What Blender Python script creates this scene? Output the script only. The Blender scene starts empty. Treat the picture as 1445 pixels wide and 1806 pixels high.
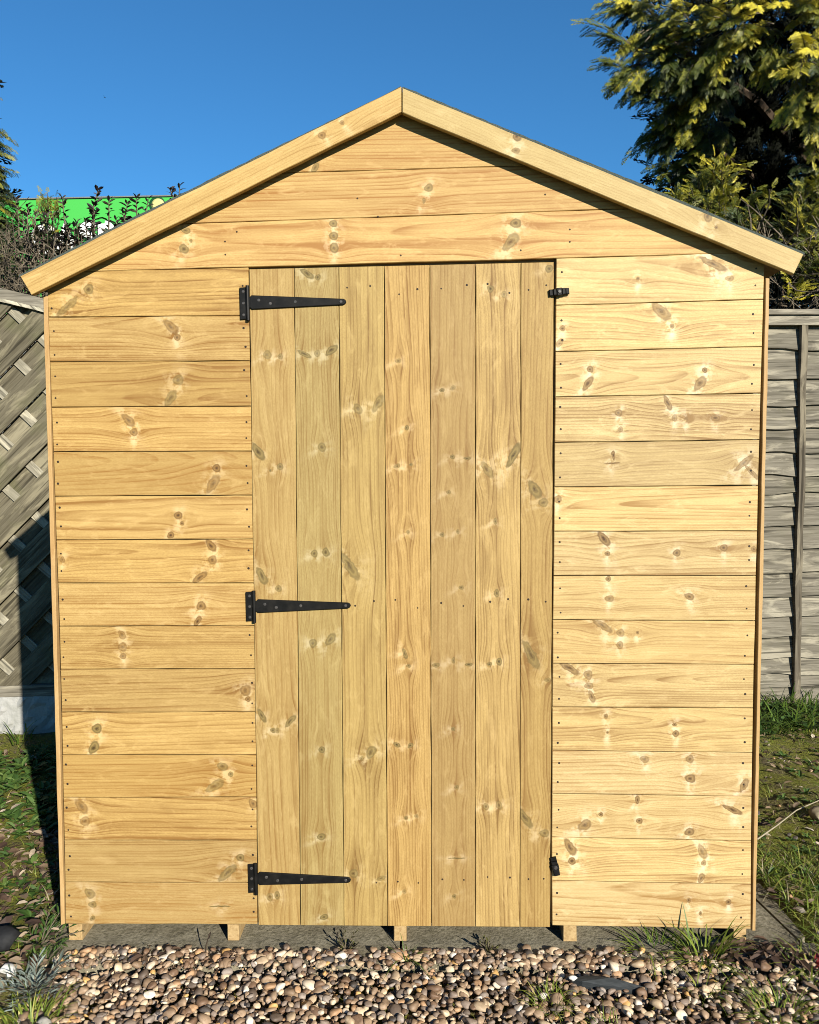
import bpy, math, random
import numpy as np
from mathutils import Matrix, Vector

random.seed(11); RNG = np.random.default_rng(11)
S = bpy.context.scene
COL = S.collection
rad = math.radians

# ------------------------------------------------------------------ camera
def cam_axes(p, y, r):
    f = np.array([math.sin(y), math.cos(y), 0]); x = np.array([math.cos(y), -math.sin(y), 0]); u = np.array([0, 0, 1.])
    f, u = f*math.cos(p)+u*math.sin(p), u*math.cos(p)-f*math.sin(p)
    x, u = x*math.cos(r)+u*math.sin(r), u*math.cos(r)-x*math.sin(r)
    return x, u, f
cx, cu, cf = cam_axes(-0.05750237, -0.02564063, -0.01229152)
cam = bpy.data.objects.new('camera', bpy.data.cameras.new('camera')); COL.objects.link(cam)
cam.matrix_world = Matrix(((cx[0], cu[0], -cf[0], 0.0714319), (cx[1], cu[1], -cf[1], -2.0540950), (cx[2], cu[2], -cf[2], 1.2294192), (0, 0, 0, 1)))
cam.data.sensor_fit = 'HORIZONTAL'; cam.data.sensor_width = 36; cam.data.lens = 36.05
cam.data.clip_start = 0.05; cam.data.clip_end = 2000
S.camera = cam

# ------------------------------------------------------------------ sky, sun, exposure
W = bpy.data.worlds.new('World'); S.world = W; W.use_nodes = True
wn = W.node_tree; wn.nodes.clear()
sky = wn.nodes.new('ShaderNodeTexSky'); sky.sky_type = 'NISHITA'; sky.sun_disc = False
sky.sun_elevation = rad(23.1); sky.sun_rotation = rad(150.3)
sky.altitude = 0; sky.air_density = 1.0; sky.dust_density = 0.0; sky.ozone_density = 7.0
bg = wn.nodes.new('ShaderNodeBackground'); bg.inputs[1].default_value = 0.0595
wo = wn.nodes.new('ShaderNodeOutputWorld')
tn = wn.nodes.new('ShaderNodeMix'); tn.data_type = 'RGBA'; tn.blend_type = 'MULTIPLY'; tn.inputs[0].default_value = 1; tn.inputs[7].default_value = (.54, .97, 1.04, 1)
wn.links.new(sky.outputs[0], tn.inputs[6]); wn.links.new(tn.outputs[2], bg.inputs[0]); wn.links.new(bg.outputs[0], wo.inputs[0])
sl = bpy.data.lights.new('sun', 'SUN'); sl.energy = 5.0; sl.angle = rad(0.53); sl.color = (1, .93, .79)
sun = bpy.data.objects.new('sun', sl); COL.objects.link(sun)
sun.rotation_euler = Vector((-.57, 1, -.49)).to_track_quat('-Z', 'Y').to_euler()
sun.location = (3, -6, 5)
S.render.engine = 'CYCLES'; S.cycles.filter_width = 0.95
S.view_settings.view_transform = 'Standard'; S.view_settings.look = 'None'
S.view_settings.exposure = 1.25; S.view_settings.gamma = 1; S.view_settings.use_curve_mapping = False

D = {"left": [[[-0.8799, 1.7194], [-0.3729, 1.7237], [-0.3736, 1.6047], [-0.8802, 1.6095]], [[-0.8802, 1.6095], [-0.3736, 1.6047], [-0.3748, 1.4933], [-0.8805, 1.4987]], [[-0.8805, 1.4987], [-0.3748, 1.4933], [-0.3739, 1.3807], [-0.8805, 1.385]], [[-0.8805, 1.385], [-0.3739, 1.3807], [-0.3751, 1.2684], [-0.8799, 1.2733]], [[-0.8799, 1.2733], [-0.3751, 1.2684], [-0.3758, 1.1577], [-0.8804, 1.1606]], [[-0.8804, 1.1606], [-0.3758, 1.1577], [-0.377, 1.0469], [-0.8811, 1.0494]], [[-0.8811, 1.0494], [-0.377, 1.0469], [-0.3774, 0.9348], [-0.8808, 0.9392]], [[-0.8808, 0.9392], [-0.3774, 0.9348], [-0.3768, 0.8255], [-0.881, 0.8279]], [[-0.881, 0.8279], [-0.3768, 0.8255], [-0.378, 0.7147], [-0.8825, 0.7164]], [[-0.8825, 0.7164], [-0.378, 0.7147], [-0.3793, 0.6029], [-0.8835, 0.6045]], [[-0.8835, 0.6045], [-0.3793, 0.6029], [-0.3819, 0.4915], [-0.8857, 0.4924]], [[-0.8857, 0.4924], [-0.3819, 0.4915], [-0.3837, 0.38], [-0.8878, 0.3804]], [[-0.8878, 0.3804], [-0.3837, 0.38], [-0.3858, 0.2666], [-0.8893, 0.2669]], [[-0.8893, 0.2669], [-0.3858, 0.2666], [-0.387, 0.1538], [-0.8915, 0.1548]], [[-0.8915, 0.1548], [-0.387, 0.1538], [-0.3895, 0.042], [-0.8946, 0.0425]]], "right": [[[0.3864, 1.7312], [0.894, 1.7364], [0.8919, 1.6228], [0.3849, 1.6171]], [[0.3849, 1.6171], [0.8919, 1.6228], [0.89, 1.5083], [0.3837, 1.5042]], [[0.3837, 1.5042], [0.89, 1.5083], [0.8881, 1.3949], [0.3831, 1.3928]], [[0.3831, 1.3928], [0.8881, 1.3949], [0.8867, 1.2807], [0.3813, 1.2803]], [[0.3813, 1.2803], [0.8867, 1.2807], [0.8847, 1.1678], [0.3802, 1.1698]], [[0.3802, 1.1698], [0.8847, 1.1678], [0.8839, 1.0545], [0.379, 1.0588]], [[0.379, 1.0588], [0.8839, 1.0545], [0.8818, 0.943], [0.3778, 0.9469]], [[0.3778, 0.9469], [0.8818, 0.943], [0.8816, 0.8289], [0.3755, 0.8351]], [[0.3755, 0.8351], [0.8816, 0.8289], [0.8794, 0.718], [0.3753, 0.7241]], [[0.3753, 0.7241], [0.8794, 0.718], [0.8789, 0.6072], [0.3738, 0.6119]], [[0.3738, 0.6119], [0.8789, 0.6072], [0.8784, 0.4923], [0.3735, 0.5003]], [[0.3735, 0.5003], [0.8784, 0.4923], [0.878, 0.3794], [0.3727, 0.388]], [[0.3727, 0.388], [0.878, 0.3794], [0.8781, 0.2638], [0.3718, 0.2742]], [[0.3718, 0.2742], [0.8781, 0.2638], [0.8788, 0.15], [0.3716, 0.1605]], [[0.3716, 0.1605], [0.8788, 0.15], [0.8795, 0.032], [0.3723, 0.0407]]], "g": [[[-0.8827, 1.7194], [0.894, 1.7362]], [[-0.8786, 1.8277], [0.8926, 1.8518]], [[-0.8741, 1.9459], [0.8912, 1.9596]]], "door": [[[-0.3714, 1.7183], [-0.2591, 1.7189], [-0.2772, 0.0407], [-0.387, 0.0412]], [[-0.2591, 1.7189], [-0.1488, 1.7195], [-0.1641, 0.0401], [-0.2772, 0.0407]], [[-0.1488, 1.7195], [-0.0366, 1.7201], [-0.0514, 0.0395], [-0.1641, 0.0401]], [[-0.0366, 1.7201], [0.0759, 1.7206], [0.0624, 0.0389], [-0.0514, 0.0395]], [[0.0759, 1.7206], [0.1887, 1.7212], [0.1752, 0.0383], [0.0624, 0.0389]], [[0.1887, 1.7212], [0.2999, 1.7218], [0.2895, 0.0377], [0.1752, 0.0383]], [[0.2999, 1.7218], [0.3807, 1.7222], [0.3678, 0.0373], [0.2895, 0.0377]]], "bargeL": [[-0.9311, 1.7038], [0.0128, 2.1355], [0.0121, 2.0759], [-0.9047, 1.658]], "bargeR": [[0.0147, 2.1322], [0.9723, 1.7219], [0.9501, 1.6754], [0.014, 2.0746]], "trimL": [[-0.8907, 1.6616], [-0.8789, 1.6614], [-0.8956, 0.0425], [-0.9065, 0.0394]], "trimR": [[0.8955, 1.6744], [0.9057, 1.6742], [0.891, 0.0283], [0.8817, 0.0283]], "knots": [[-0.7756, 1.6764, 0.0128, 0.0128, 0.0], [-0.8315, 1.6341, 0.037, 0.01, 40.0], [-0.5722, 1.5808, 0.0242, 0.0114, -40.0], [-0.5554, 1.5543, 0.0085, 0.0085, 0.0], [-0.5571, 1.4486, 0.0142, 0.0128, 0.0], [-0.5774, 1.4028, 0.0242, 0.0114, 55.0], [-0.6863, 1.3501, 0.0213, 0.0114, -45.0], [-0.6728, 1.3201, 0.01, 0.01, 0.0], [-0.4657, 1.227, 0.01, 0.01, 0.0], [-0.4768, 1.1866, 0.027, 0.0114, 55.0], [-0.5668, 1.1089, 0.0114, 0.01, 0.0], [-0.5579, 1.0887, 0.0057, 0.0057, 0.0], [-0.5875, 1.0588, 0.01, 0.0085, 30.0], [-0.4852, 1.0318, 0.0185, 0.0085, -50.0], [-0.4821, 0.9947, 0.0114, 0.0114, 0.0], [-0.5163, 0.9513, 0.0242, 0.0085, 35.0], [-0.8665, 0.9993, 0.0071, 0.0085, 0.0], [-0.5145, 0.8773, 0.0128, 0.0114, 30.0], [-0.5252, 0.8381, 0.0157, 0.0071, 60.0], [-0.7199, 0.8052, 0.0128, 0.0085, -60.0], [-0.7195, 0.7737, 0.0114, 0.0114, 0.0], [-0.7188, 0.7502, 0.0085, 0.0085, 0.0], [-0.4065, 0.6593, 0.0142, 0.0142, 0.0], [-0.4008, 0.6368, 0.0071, 0.0071, 0.0], [-0.793, 0.5611, 0.0128, 0.0128, 0.0], [-0.8033, 0.5113, 0.0199, 0.0114, 60.0], [-0.4702, 0.4612, 0.0142, 0.01, -30.0], [-0.4497, 0.4406, 0.0071, 0.0071, 0.0], [-0.4913, 0.4106, 0.0285, 0.0114, 30.0], [-0.8417, 0.3581, 0.0242, 0.0114, -50.0], [-0.8332, 0.3169, 0.0128, 0.0128, 0.0], [-0.3941, 0.3642, 0.0142, 0.01, -50.0], [-0.4302, 0.2204, 0.01, 0.01, 0.0], [-0.4648, 0.1797, 0.0327, 0.0114, 42.0], [-0.8271, 0.1256, 0.0157, 0.0114, -40.0], [-0.8207, 0.0952, 0.0114, 0.0085, 0.0], [-0.822, 0.0579, 0.0085, 0.0057, 40.0], [-0.4863, 0.091, 0.0285, 0.0021, 0.0], [0.7682, 1.7108, 0.0398, 0.0085, -27.0], [0.8084, 1.6746, 0.0114, 0.0071, 0.0], [0.586, 1.6786, 0.0043, 0.0043, 0.0], [0.6423, 1.5994, 0.0299, 0.0128, -42.0], [0.6696, 1.5618, 0.0057, 0.0057, 0.0], [0.4011, 1.5606, 0.0071, 0.0071, 0.0], [0.3941, 1.5241, 0.0114, 0.0071, 60.0], [0.4693, 1.4598, 0.0085, 0.0085, 0.0], [0.4637, 1.4246, 0.0213, 0.0085, 55.0], [0.7507, 1.4531, 0.0071, 0.0071, 0.0], [0.739, 1.4205, 0.0213, 0.0114, 50.0], [0.5391, 1.3516, 0.01, 0.0085, 0.0], [0.544, 1.3103, 0.0071, 0.0071, 0.0], [0.6602, 1.375, 0.0213, 0.0071, -65.0], [0.6767, 1.3371, 0.0071, 0.0085, 0.0], [0.7049, 1.3353, 0.0057, 0.0043, 0.0], [0.7771, 1.3357, 0.0114, 0.0071, 0.0], [0.5268, 1.2467, 0.0114, 0.0043, 90.0], [0.524, 1.2276, 0.0199, 0.0021, 0.0], [0.8477, 1.223, 0.0313, 0.0071, 40.0], [0.866, 1.2018, 0.0285, 0.0057, -45.0], [0.3886, 1.1387, 0.01, 0.01, 0.0], [0.5028, 1.0392, 0.0228, 0.01, -50.0], [0.5123, 1.0021, 0.0071, 0.0057, 0.0], [0.6848, 1.0019, 0.01, 0.0085, 0.0], [0.8008, 1.0135, 0.01, 0.0085, 0.0], [0.8752, 1.0093, 0.0071, 0.0071, 0.0], [0.5147, 0.9379, 0.0071, 0.0071, 0.0], [0.5175, 0.8882, 0.0114, 0.0085, 0.0], [0.7161, 0.892, 0.0128, 0.0085, -20.0], [0.5007, 0.8195, 0.0285, 0.0085, -30.0], [0.5458, 0.8013, 0.01, 0.01, 0.0], [0.544, 0.7703, 0.0085, 0.01, 0.0], [0.5879, 0.801, 0.0043, 0.0043, 0.0], [0.4163, 0.7129, 0.0313, 0.0085, -32.0], [0.4646, 0.6942, 0.0114, 0.0114, 0.0], [0.4659, 0.6664, 0.0114, 0.0085, 0.0], [0.4739, 0.6386, 0.0171, 0.0071, -70.0], [0.5096, 0.5891, 0.0057, 0.0057, 0.0], [0.5132, 0.5462, 0.0036, 0.0036, 0.0], [0.6819, 0.5666, 0.0057, 0.0043, 0.0], [0.6849, 0.5426, 0.0085, 0.0085, 0.0], [0.6069, 0.4771, 0.0128, 0.0085, -20.0], [0.7202, 0.4767, 0.01, 0.01, 0.0], [0.7224, 0.4269, 0.0128, 0.0114, 0.0], [0.8567, 0.4081, 0.0199, 0.0085, 60.0], [0.4553, 0.3056, 0.0199, 0.0128, 30.0], [0.497, 0.3338, 0.0057, 0.0057, 0.0], [0.5894, 0.3713, 0.0114, 0.0057, 90.0], [0.5947, 0.3167, 0.0085, 0.0071, 0.0], [0.7204, 0.287, 0.0128, 0.01, 20.0], [0.8289, 0.3459, 0.0285, 0.0071, -25.0], [0.4188, 0.2489, 0.0256, 0.0114, -60.0], [0.4231, 0.2114, 0.01, 0.01, 0.0], [0.7542, 0.2367, 0.0213, 0.01, -65.0], [0.7573, 0.207, 0.0071, 0.0071, 0.0], [0.7519, 0.1669, 0.0142, 0.0071, 70.0], [0.7204, 0.1087, 0.0057, 0.0057, 0.0], [0.8222, 0.1044, 0.0071, 0.0071, 0.0], [0.7506, 0.0744, 0.0043, 0.0057, 0.0], [0.0751, 1.9068, 0.0114, 0.01, 0.0], [0.0636, 1.8757, 0.0071, 0.0043, 80.0], [-0.1605, 1.8259, 0.01, 0.0085, 0.0], [-0.161, 1.7953, 0.0114, 0.01, 0.0], [-0.1601, 1.7668, 0.0114, 0.0128, 0.0], [0.2876, 1.8172, 0.0142, 0.0114, 0.0], [0.2754, 1.7719, 0.027, 0.0128, 45.0], [-0.5336, 1.7706, 0.0114, 0.0128, 40.0], [-0.5147, 1.7896, 0.0043, 0.0043, 0.0], [-0.5281, 1.8161, 0.0128, 0.0071, -10.0], [-0.2028, 1.9603, 0.0142, 0.0071, 60.0], [-0.3304, 1.5072, 0.01, 0.0114, 0.0], [-0.2987, 1.5025, 0.0071, 0.0071, 0.0], [-0.3589, 1.2677, 0.0256, 0.01, -55.0], [-0.3046, 1.2287, 0.0085, 0.0085, 0.0], [-0.3297, 1.2191, 0.0036, 0.0036, 0.0], [-0.3572, 0.9542, 0.0242, 0.01, -60.0], [-0.3155, 0.921, 0.0085, 0.0085, 0.0], [-0.3654, 0.5954, 0.0199, 0.0071, -60.0], [-0.3378, 0.5561, 0.0071, 0.0071, 0.0], [-0.3269, 0.556, 0.0071, 0.0071, 0.0], [-0.2923, 0.5793, 0.0213, 0.0071, 47.0], [-0.355, 0.1171, 0.0085, 0.0114, 0.0], [-0.3363, 0.1217, 0.0071, 0.0114, 0.0], [-0.2279, 1.7042, 0.0199, 0.0071, -35.0], [-0.2008, 1.6954, 0.0071, 0.0071, 0.0], [-0.2383, 1.5076, 0.0199, 0.0057, -28.0], [-0.2062, 1.5084, 0.0071, 0.0085, 0.0], [-0.1709, 1.5156, 0.0185, 0.0085, 38.0], [-0.1987, 1.2756, 0.01, 0.0114, 0.0], [-0.223, 1.0091, 0.0085, 0.01, 0.0], [-0.1935, 1.0117, 0.0085, 0.0114, 20.0], [-0.2309, 0.7801, 0.01, 0.0114, -30.0], [-0.186, 0.7891, 0.0185, 0.01, 55.0], [-0.2129, 0.5048, 0.0085, 0.0085, 0.0], [-0.2186, 0.2766, 0.0114, 0.0085, 0.0], [-0.2157, 0.0636, 0.0114, 0.0071, 20.0], [-0.1065, 1.3703, 0.0142, 0.01, -60.0], [-0.0564, 1.3823, 0.0256, 0.01, 60.0], [-0.1343, 0.9767, 0.0427, 0.0114, -57.0], [-0.0875, 0.4976, 0.0185, 0.0114, 62.0], [-0.1115, 0.4823, 0.0057, 0.0057, 0.0], [-0.1368, 0.1798, 0.0114, 0.0114, 0.0], [-0.0659, 0.1671, 0.0128, 0.0057, 20.0], [-0.0048, 1.4872, 0.0085, 0.0057, 20.0], [0.0143, 1.3215, 0.0057, 0.0057, 0.0], [-0.0118, 1.2265, 0.0085, 0.0057, 20.0], [0.0238, 1.2304, 0.0043, 0.0043, 0.0], [0.0141, 1.0604, 0.0043, 0.0057, 0.0], [0.0029, 0.7529, 0.0142, 0.0057, -70.0], [0.0118, 0.7208, 0.0057, 0.0043, 0.0], [-0.0211, 0.5181, 0.01, 0.0057, -30.0], [0.0136, 0.5149, 0.0085, 0.0057, 50.0], [-0.0003, 0.3263, 0.0057, 0.0057, 0.0], [0.0269, 0.3308, 0.0057, 0.0057, 0.0], [-0.0072, 0.1318, 0.0057, 0.0057, 0.0], [0.1031, 1.4142, 0.0071, 0.0043, 0.0], [0.1303, 1.418, 0.0071, 0.0057, 40.0], [0.1273, 1.248, 0.0057, 0.0057, 0.0], [0.164, 1.2442, 0.01, 0.0043, 0.0], [0.1166, 1.1601, 0.0057, 0.0057, 0.0], [0.0995, 1.0532, 0.0057, 0.0057, 0.0], [0.1392, 1.0604, 0.0043, 0.0057, 0.0], [0.0808, 0.7219, 0.01, 0.0057, 0.0], [0.164, 0.7233, 0.01, 0.0043, 0.0], [0.1254, 0.7341, 0.0043, 0.0085, 0.0], [0.1238, 0.5586, 0.0057, 0.0057, 0.0], [0.1304, 0.4068, 0.0057, 0.0057, 0.0], [0.1287, 0.2204, 0.0228, 0.0017, 0.0], [0.1212, 0.1199, 0.0057, 0.0057, 0.0], [0.1471, 0.9195, 0.0057, 0.0057, 0.0], [0.2242, 1.6596, 0.0085, 0.0085, -30.0], [0.258, 1.6453, 0.0071, 0.0085, 20.0], [0.2132, 1.2153, 0.0242, 0.01, -55.0], [0.2797, 1.2503, 0.0341, 0.01, 62.0], [0.2336, 1.0851, 0.0043, 0.0085, 0.0], [0.2162, 0.7239, 0.0071, 0.0057, 0.0], [0.2408, 0.7302, 0.0071, 0.01, 0.0], [0.2045, 0.3557, 0.01, 0.0071, -60.0], [0.2373, 0.3591, 0.0085, 0.0114, 20.0], [0.2353, 0.9044, 0.0071, 0.01, 0.0], [0.3312, 1.165, 0.0256, 0.0128, -60.0], [0.3525, 1.1316, 0.0114, 0.0114, 0.0], [0.32, 0.7484, 0.0427, 0.0114, -62.0], [0.3626, 0.6827, 0.0085, 0.0057, 0.0], [0.3034, 0.3274, 0.0341, 0.01, -55.0], [0.3529, 0.2858, 0.0128, 0.01, 0.0], [0.3688, 1.7058, 0.0085, 0.01, -45.0], [-0.1812, 2.0255, 0.01, 0.0085, 0.0], [-0.1314, 2.0538, 0.0057, 0.0057, 0.0], [-0.6679, 1.8326, 0.0128, 0.0071, 70.0], [0.2886, 2.0129, 0.0114, 0.0128, 0.0], [0.2861, 1.9791, 0.01, 0.0071, 0.0], [0.7436, 1.8151, 0.0114, 0.0142, 0.0], [0.7634, 1.7885, 0.0043, 0.0043, 0.0]], "hinge": [[[-0.396, 1.674], [-0.3711, 1.5945], [-0.3701, 1.6362], [-0.1309, 1.6335]], [[-0.3987, 0.9135], [-0.373, 0.8381], [-0.3721, 0.8772], [-0.1321, 0.8767]], [[-0.4097, 0.2053], [-0.385, 0.1286], [-0.3841, 0.1678], [-0.1438, 0.1642]]], "latch": [[0.3927, 1.6477], [0.3801, 0.2]], "bearer": [[[-0.8886, 0.0364], [-0.8526, -0.0033]], [[-0.4699, 0.0373], [-0.4397, -0.0037]], [[-0.0355, 0.0337], [-0.003, -0.0025]], [[0.4016, 0.0347], [0.4364, -0.0059]], [[0.8364, 0.0312], [0.8699, -0.0077]]]}

# ------------------------------------------------------------------ helpers
def tag(o, label=None, cat=None, group=None, kind=None):
    if label: o['label'] = label
    if cat: o['category'] = cat
    if group: o['group'] = group
    if kind: o['kind'] = kind
    return o
def empty(name, loc=(0, 0, 0), rz=0, parent=None):
    o = bpy.data.objects.new(name, None); COL.objects.link(o)
    o.location = loc; o.rotation_euler = (0, 0, rz); o.empty_display_size = .1
    if parent: o.parent = parent
    return o
def link(name, me, mat, parent=None, loc=None):
    o = bpy.data.objects.new(name, me); COL.objects.link(o)
    if mat is not None and len(me.materials) == 0: me.materials.append(mat)
    if parent: o.parent = parent
    if loc is not None: o.location = loc
    return o
def mesh_pd(name, V, F, smooth=False):
    me = bpy.data.meshes.new(name); me.from_pydata([tuple(v) for v in V], [], F); me.update()
    if smooth: me.polygons.foreach_set('use_smooth', [True]*len(me.polygons))
    return me
def mesh_np(name, V, F, smooth=False, rnd=None):
    V = np.asarray(V, np.float32).reshape(-1, 3); F = np.asarray(F, np.int32); n, k = F.shape
    me = bpy.data.meshes.new(name)
    me.vertices.add(len(V)); me.vertices.foreach_set('co', V.ravel())
    me.loops.add(n*k); me.loops.foreach_set('vertex_index', F.ravel())
    me.polygons.add(n); me.polygons.foreach_set('loop_start', np.arange(0, n*k, k, dtype=np.int32))
    if smooth: me.polygons.foreach_set('use_smooth', np.ones(n, bool))
    me.update(calc_edges=True); me.validate()
    if rnd is not None:
        a = me.attributes.new('rnd', 'FLOAT', 'POINT'); a.data.foreach_set('value', np.asarray(rnd, np.float32))
    return me
def batch(T, F, mats, locs):
    """copies of template T (n,3) faces F under 3x3 mats (m,3,3) and locs (m,3)"""
    T = np.asarray(T, float); F = np.asarray(F)
    V = np.einsum('mij,nj->mni', np.asarray(mats), T)+np.asarray(locs)[:, None, :]
    Fo = F[None]+(np.arange(len(V))*len(T))[:, None, None]
    return V.reshape(-1, 3), Fo.reshape(-1, F.shape[1])
class MB:
    def __init__(s): s.v = []; s.f = []
    def add(s, V, F):
        n = len(s.v); s.v += [tuple(v) for v in V]; s.f += [tuple(i+n for i in f) for f in F]; return s
    def box(s, a, b):
        (x0, y0, z0), (x1, y1, z1) = a, b
        V = [(x0,y0,z0),(x1,y0,z0),(x1,y1,z0),(x0,y1,z0),(x0,y0,z1),(x1,y0,z1),(x1,y1,z1),(x0,y1,z1)]
        return s.add(V, [(3,2,1,0),(4,5,6,7),(0,1,5,4),(1,2,6,5),(2,3,7,6),(3,0,4,7)])
    def tube(s, pts, r0, r1=None, n=5, cap=True):
        r1 = r0 if r1 is None else r1
        pts = [Vector(p) for p in pts]; m = len(pts); V = []
        for i, p in enumerate(pts):
            d = (pts[min(i+1, m-1)]-pts[max(i-1, 0)]).normalized()
            a = d.cross(Vector((0, 0, 1)) if abs(d.z) < .9 else Vector((1, 0, 0))).normalized(); b = d.cross(a)
            r = r0+(r1-r0)*i/(m-1)
            for k in range(n):
                t = 2*math.pi*k/n; V.append(p+(a*math.cos(t)+b*math.sin(t))*r)
        F = [(i*n+k, i*n+(k+1) % n, (i+1)*n+(k+1) % n, (i+1)*n+k) for i in range(m-1) for k in range(n)]
        if cap: F += [tuple(range(n))[::-1], tuple((m-1)*n+k for k in range(n))]
        return s.add(V, F)
    def prism(s, poly, y0, y1, bev=.0012, fr=lambda x, y, z: (x, y, z)):
        """convex polygon [(x,z)] counter-clockwise seen from the front, front face at y0 (towards the viewer), back at y1"""
        P = [Vector(p) for p in poly]; n = len(P)
        if sum(P[i].x*P[(i+1) % n].y-P[(i+1) % n].x*P[i].y for i in range(n)) < 0: P = P[::-1]
        I = inset(P, bev) if bev else P
        V = [fr(p.x, y0, p.y) for p in I]+[fr(p.x, y0+bev, p.y) for p in P]+[fr(p.x, y1, p.y) for p in P]
        F = [tuple(range(n)), tuple(2*n+i for i in range(n))[::-1]]
        for r in (0, 1):
            for i in range(n):
                j = (i+1) % n
                F.append((r*n+j, r*n+i, (r+1)*n+i, (r+1)*n+j))
        return s.add(V, F)
    def disc(s, x, y, z, r, h, n=8):
        V = [(x+r*math.cos(2*math.pi*k/n), y, z+r*math.sin(2*math.pi*k/n)) for k in range(n)]
        V2 = [(x+.7*r*math.cos(2*math.pi*k/n), y-h, z+.7*r*math.sin(2*math.pi*k/n)) for k in range(n)]
        return s.add(V+V2, [tuple(n+k for k in range(n))]+[(k, (k+1) % n, n+(k+1) % n, n+k) for k in range(n)])
    def obj(s, name, mat, parent=None, loc=None, smooth=False):
        return link(name, mesh_pd(name, s.v, s.f, smooth), mat, parent, loc)
def inset(P, d):
    n = len(P); out = []
    for i in range(n):
        a, b, c = P[i-1], P[i], P[(i+1) % n]
        e1 = (b-a).normalized(); e2 = (c-b).normalized()
        n1 = Vector((-e1.y, e1.x)); n2 = Vector((-e2.y, e2.x))
        k = 1+n1.dot(n2)
        out.append(b+(n1+n2)*(d/max(k, .25)))
    return out
def clip(poly, clipper):
    out = [Vector(p) for p in poly]; C = [Vector(p) for p in clipper]; n = len(C)
    if sum(C[i].x*C[(i+1) % n].y-C[(i+1) % n].x*C[i].y for i in range(n)) < 0: C = C[::-1]
    for i in range(n):
        a, b = C[i], C[(i+1) % n]; e = b-a; src = out; out = []
        side = lambda p: e.x*(p.y-a.y)-e.y*(p.x-a.x)
        for j in range(len(src)):
            p, q = src[j-1], src[j]; sp, sq = side(p), side(q)
            if (sp >= 0) != (sq >= 0): out.append(p+(q-p)*(sp/(sp-sq)))
            if sq >= 0: out.append(q)
        if len(out) < 3: return []
    R = []
    for p in out:
        if not R or (p-R[-1]).length > 1e-4: R.append(p)
    if len(R) > 1 and (R[0]-R[-1]).length < 1e-4: R.pop()
    return R if len(R) > 2 else []

# ------------------------------------------------------------------ node helpers
class NT:
    def __init__(s, tree): s.t = tree; s.n = tree.nodes; s.l = tree.links
    def new(s, t, **k):
        o = s.n.new(t)
        for a, b in k.items(): setattr(o, a, b)
        return o
    def put(s, sock, v):
        if v is None: return
        if isinstance(v, bpy.types.NodeSocket): s.l.new(v, sock)
        else: sock.default_value = v
    def m(s, op, a, b=None, c=None, clamp=False):
        o = s.new('ShaderNodeMath', operation=op, use_clamp=clamp)
        for i, v in enumerate((a, b, c)): s.put(o.inputs[i], v)
        return o.outputs[0]
    def rng(s, v, a, b, c=0., d=1., smooth=False):
        o = s.new('ShaderNodeMapRange'); o.interpolation_type = 'SMOOTHSTEP' if smooth else 'LINEAR'
        for i, q in enumerate((v, a, b, c, d)): s.put(o.inputs[i], q)
        return o.outputs[0]
    def xyz(s, x, y, z):
        o = s.new('ShaderNodeCombineXYZ')
        for i, v in enumerate((x, y, z)): s.put(o.inputs[i], v)
        return o.outputs[0]
    def noise(s, vec, scale=1., det=3., rough=.5, dist=0., out=0):
        o = s.new('ShaderNodeTexNoise'); s.put(o.inputs['Vector'], vec)
        o.inputs['Scale'].default_value = scale; o.inputs['Detail'].default_value = det
        o.inputs['Roughness'].default_value = rough; o.inputs['Distortion'].default_value = dist
        return o.outputs[out]
    def mix(s, f, a, b, mode='MIX'):
        o = s.new('ShaderNodeMix', data_type='RGBA', blend_type=mode)
        s.put(o.inputs[0], f); s.put(o.inputs[6], c4(a)); s.put(o.inputs[7], c4(b)); return o.outputs[2]
    def ramp(s, f, stops, interp='LINEAR'):
        o = s.new('ShaderNodeValToRGB'); e = o.color_ramp; e.interpolation = interp
        while len(e.elements) > 1: e.elements.remove(e.elements[0])
        e.elements[0].position = stops[0][0]; e.elements[0].color = c4(stops[0][1])
        for p, c in stops[1:]:
            q = e.elements.new(p); q.color = c4(c)
        s.put(o.inputs[0], f); return o.outputs[0]
    def bsdf(s, col, rough=.7, spec=.3, bump=None, bstr=.3, bdist=.002, **kw):
        b = s.new('ShaderNodeBsdfPrincipled'); s.put(b.inputs['Base Color'], col); s.put(b.inputs['Roughness'], rough)
        b.inputs['Specular IOR Level'].default_value = spec
        for k, v in kw.items(): s.put(b.inputs[k], v)
        if bump is not None:
            bp = s.new('ShaderNodeBump'); bp.inputs['Strength'].default_value = bstr; bp.inputs['Distance'].default_value = bdist
            s.put(bp.inputs['Height'], bump); s.l.new(bp.outputs[0], b.inputs['Normal'])
        o = s.new('ShaderNodeOutputMaterial'); s.l.new(b.outputs[0], o.inputs[0]); return b
    def coord(s, k='Object'): return s.new('ShaderNodeTexCoord').outputs[k]
    def sep(s, v):
        o = s.new('ShaderNodeSeparateXYZ'); s.l.new(v, o.inputs[0]); return o.outputs
    def attr(s, n): 
        return s.new('ShaderNodeAttribute', attribute_name=n).outputs['Fac']
def c4(c):
    if isinstance(c, bpy.types.NodeSocket) or c is None or isinstance(c, float): return c
    return (*c, 1.) if len(c) == 3 else c
def mat(name):
    m = bpy.data.materials.new(name); m.use_nodes = True; m.node_tree.nodes.clear(); return m, NT(m.node_tree)

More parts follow.
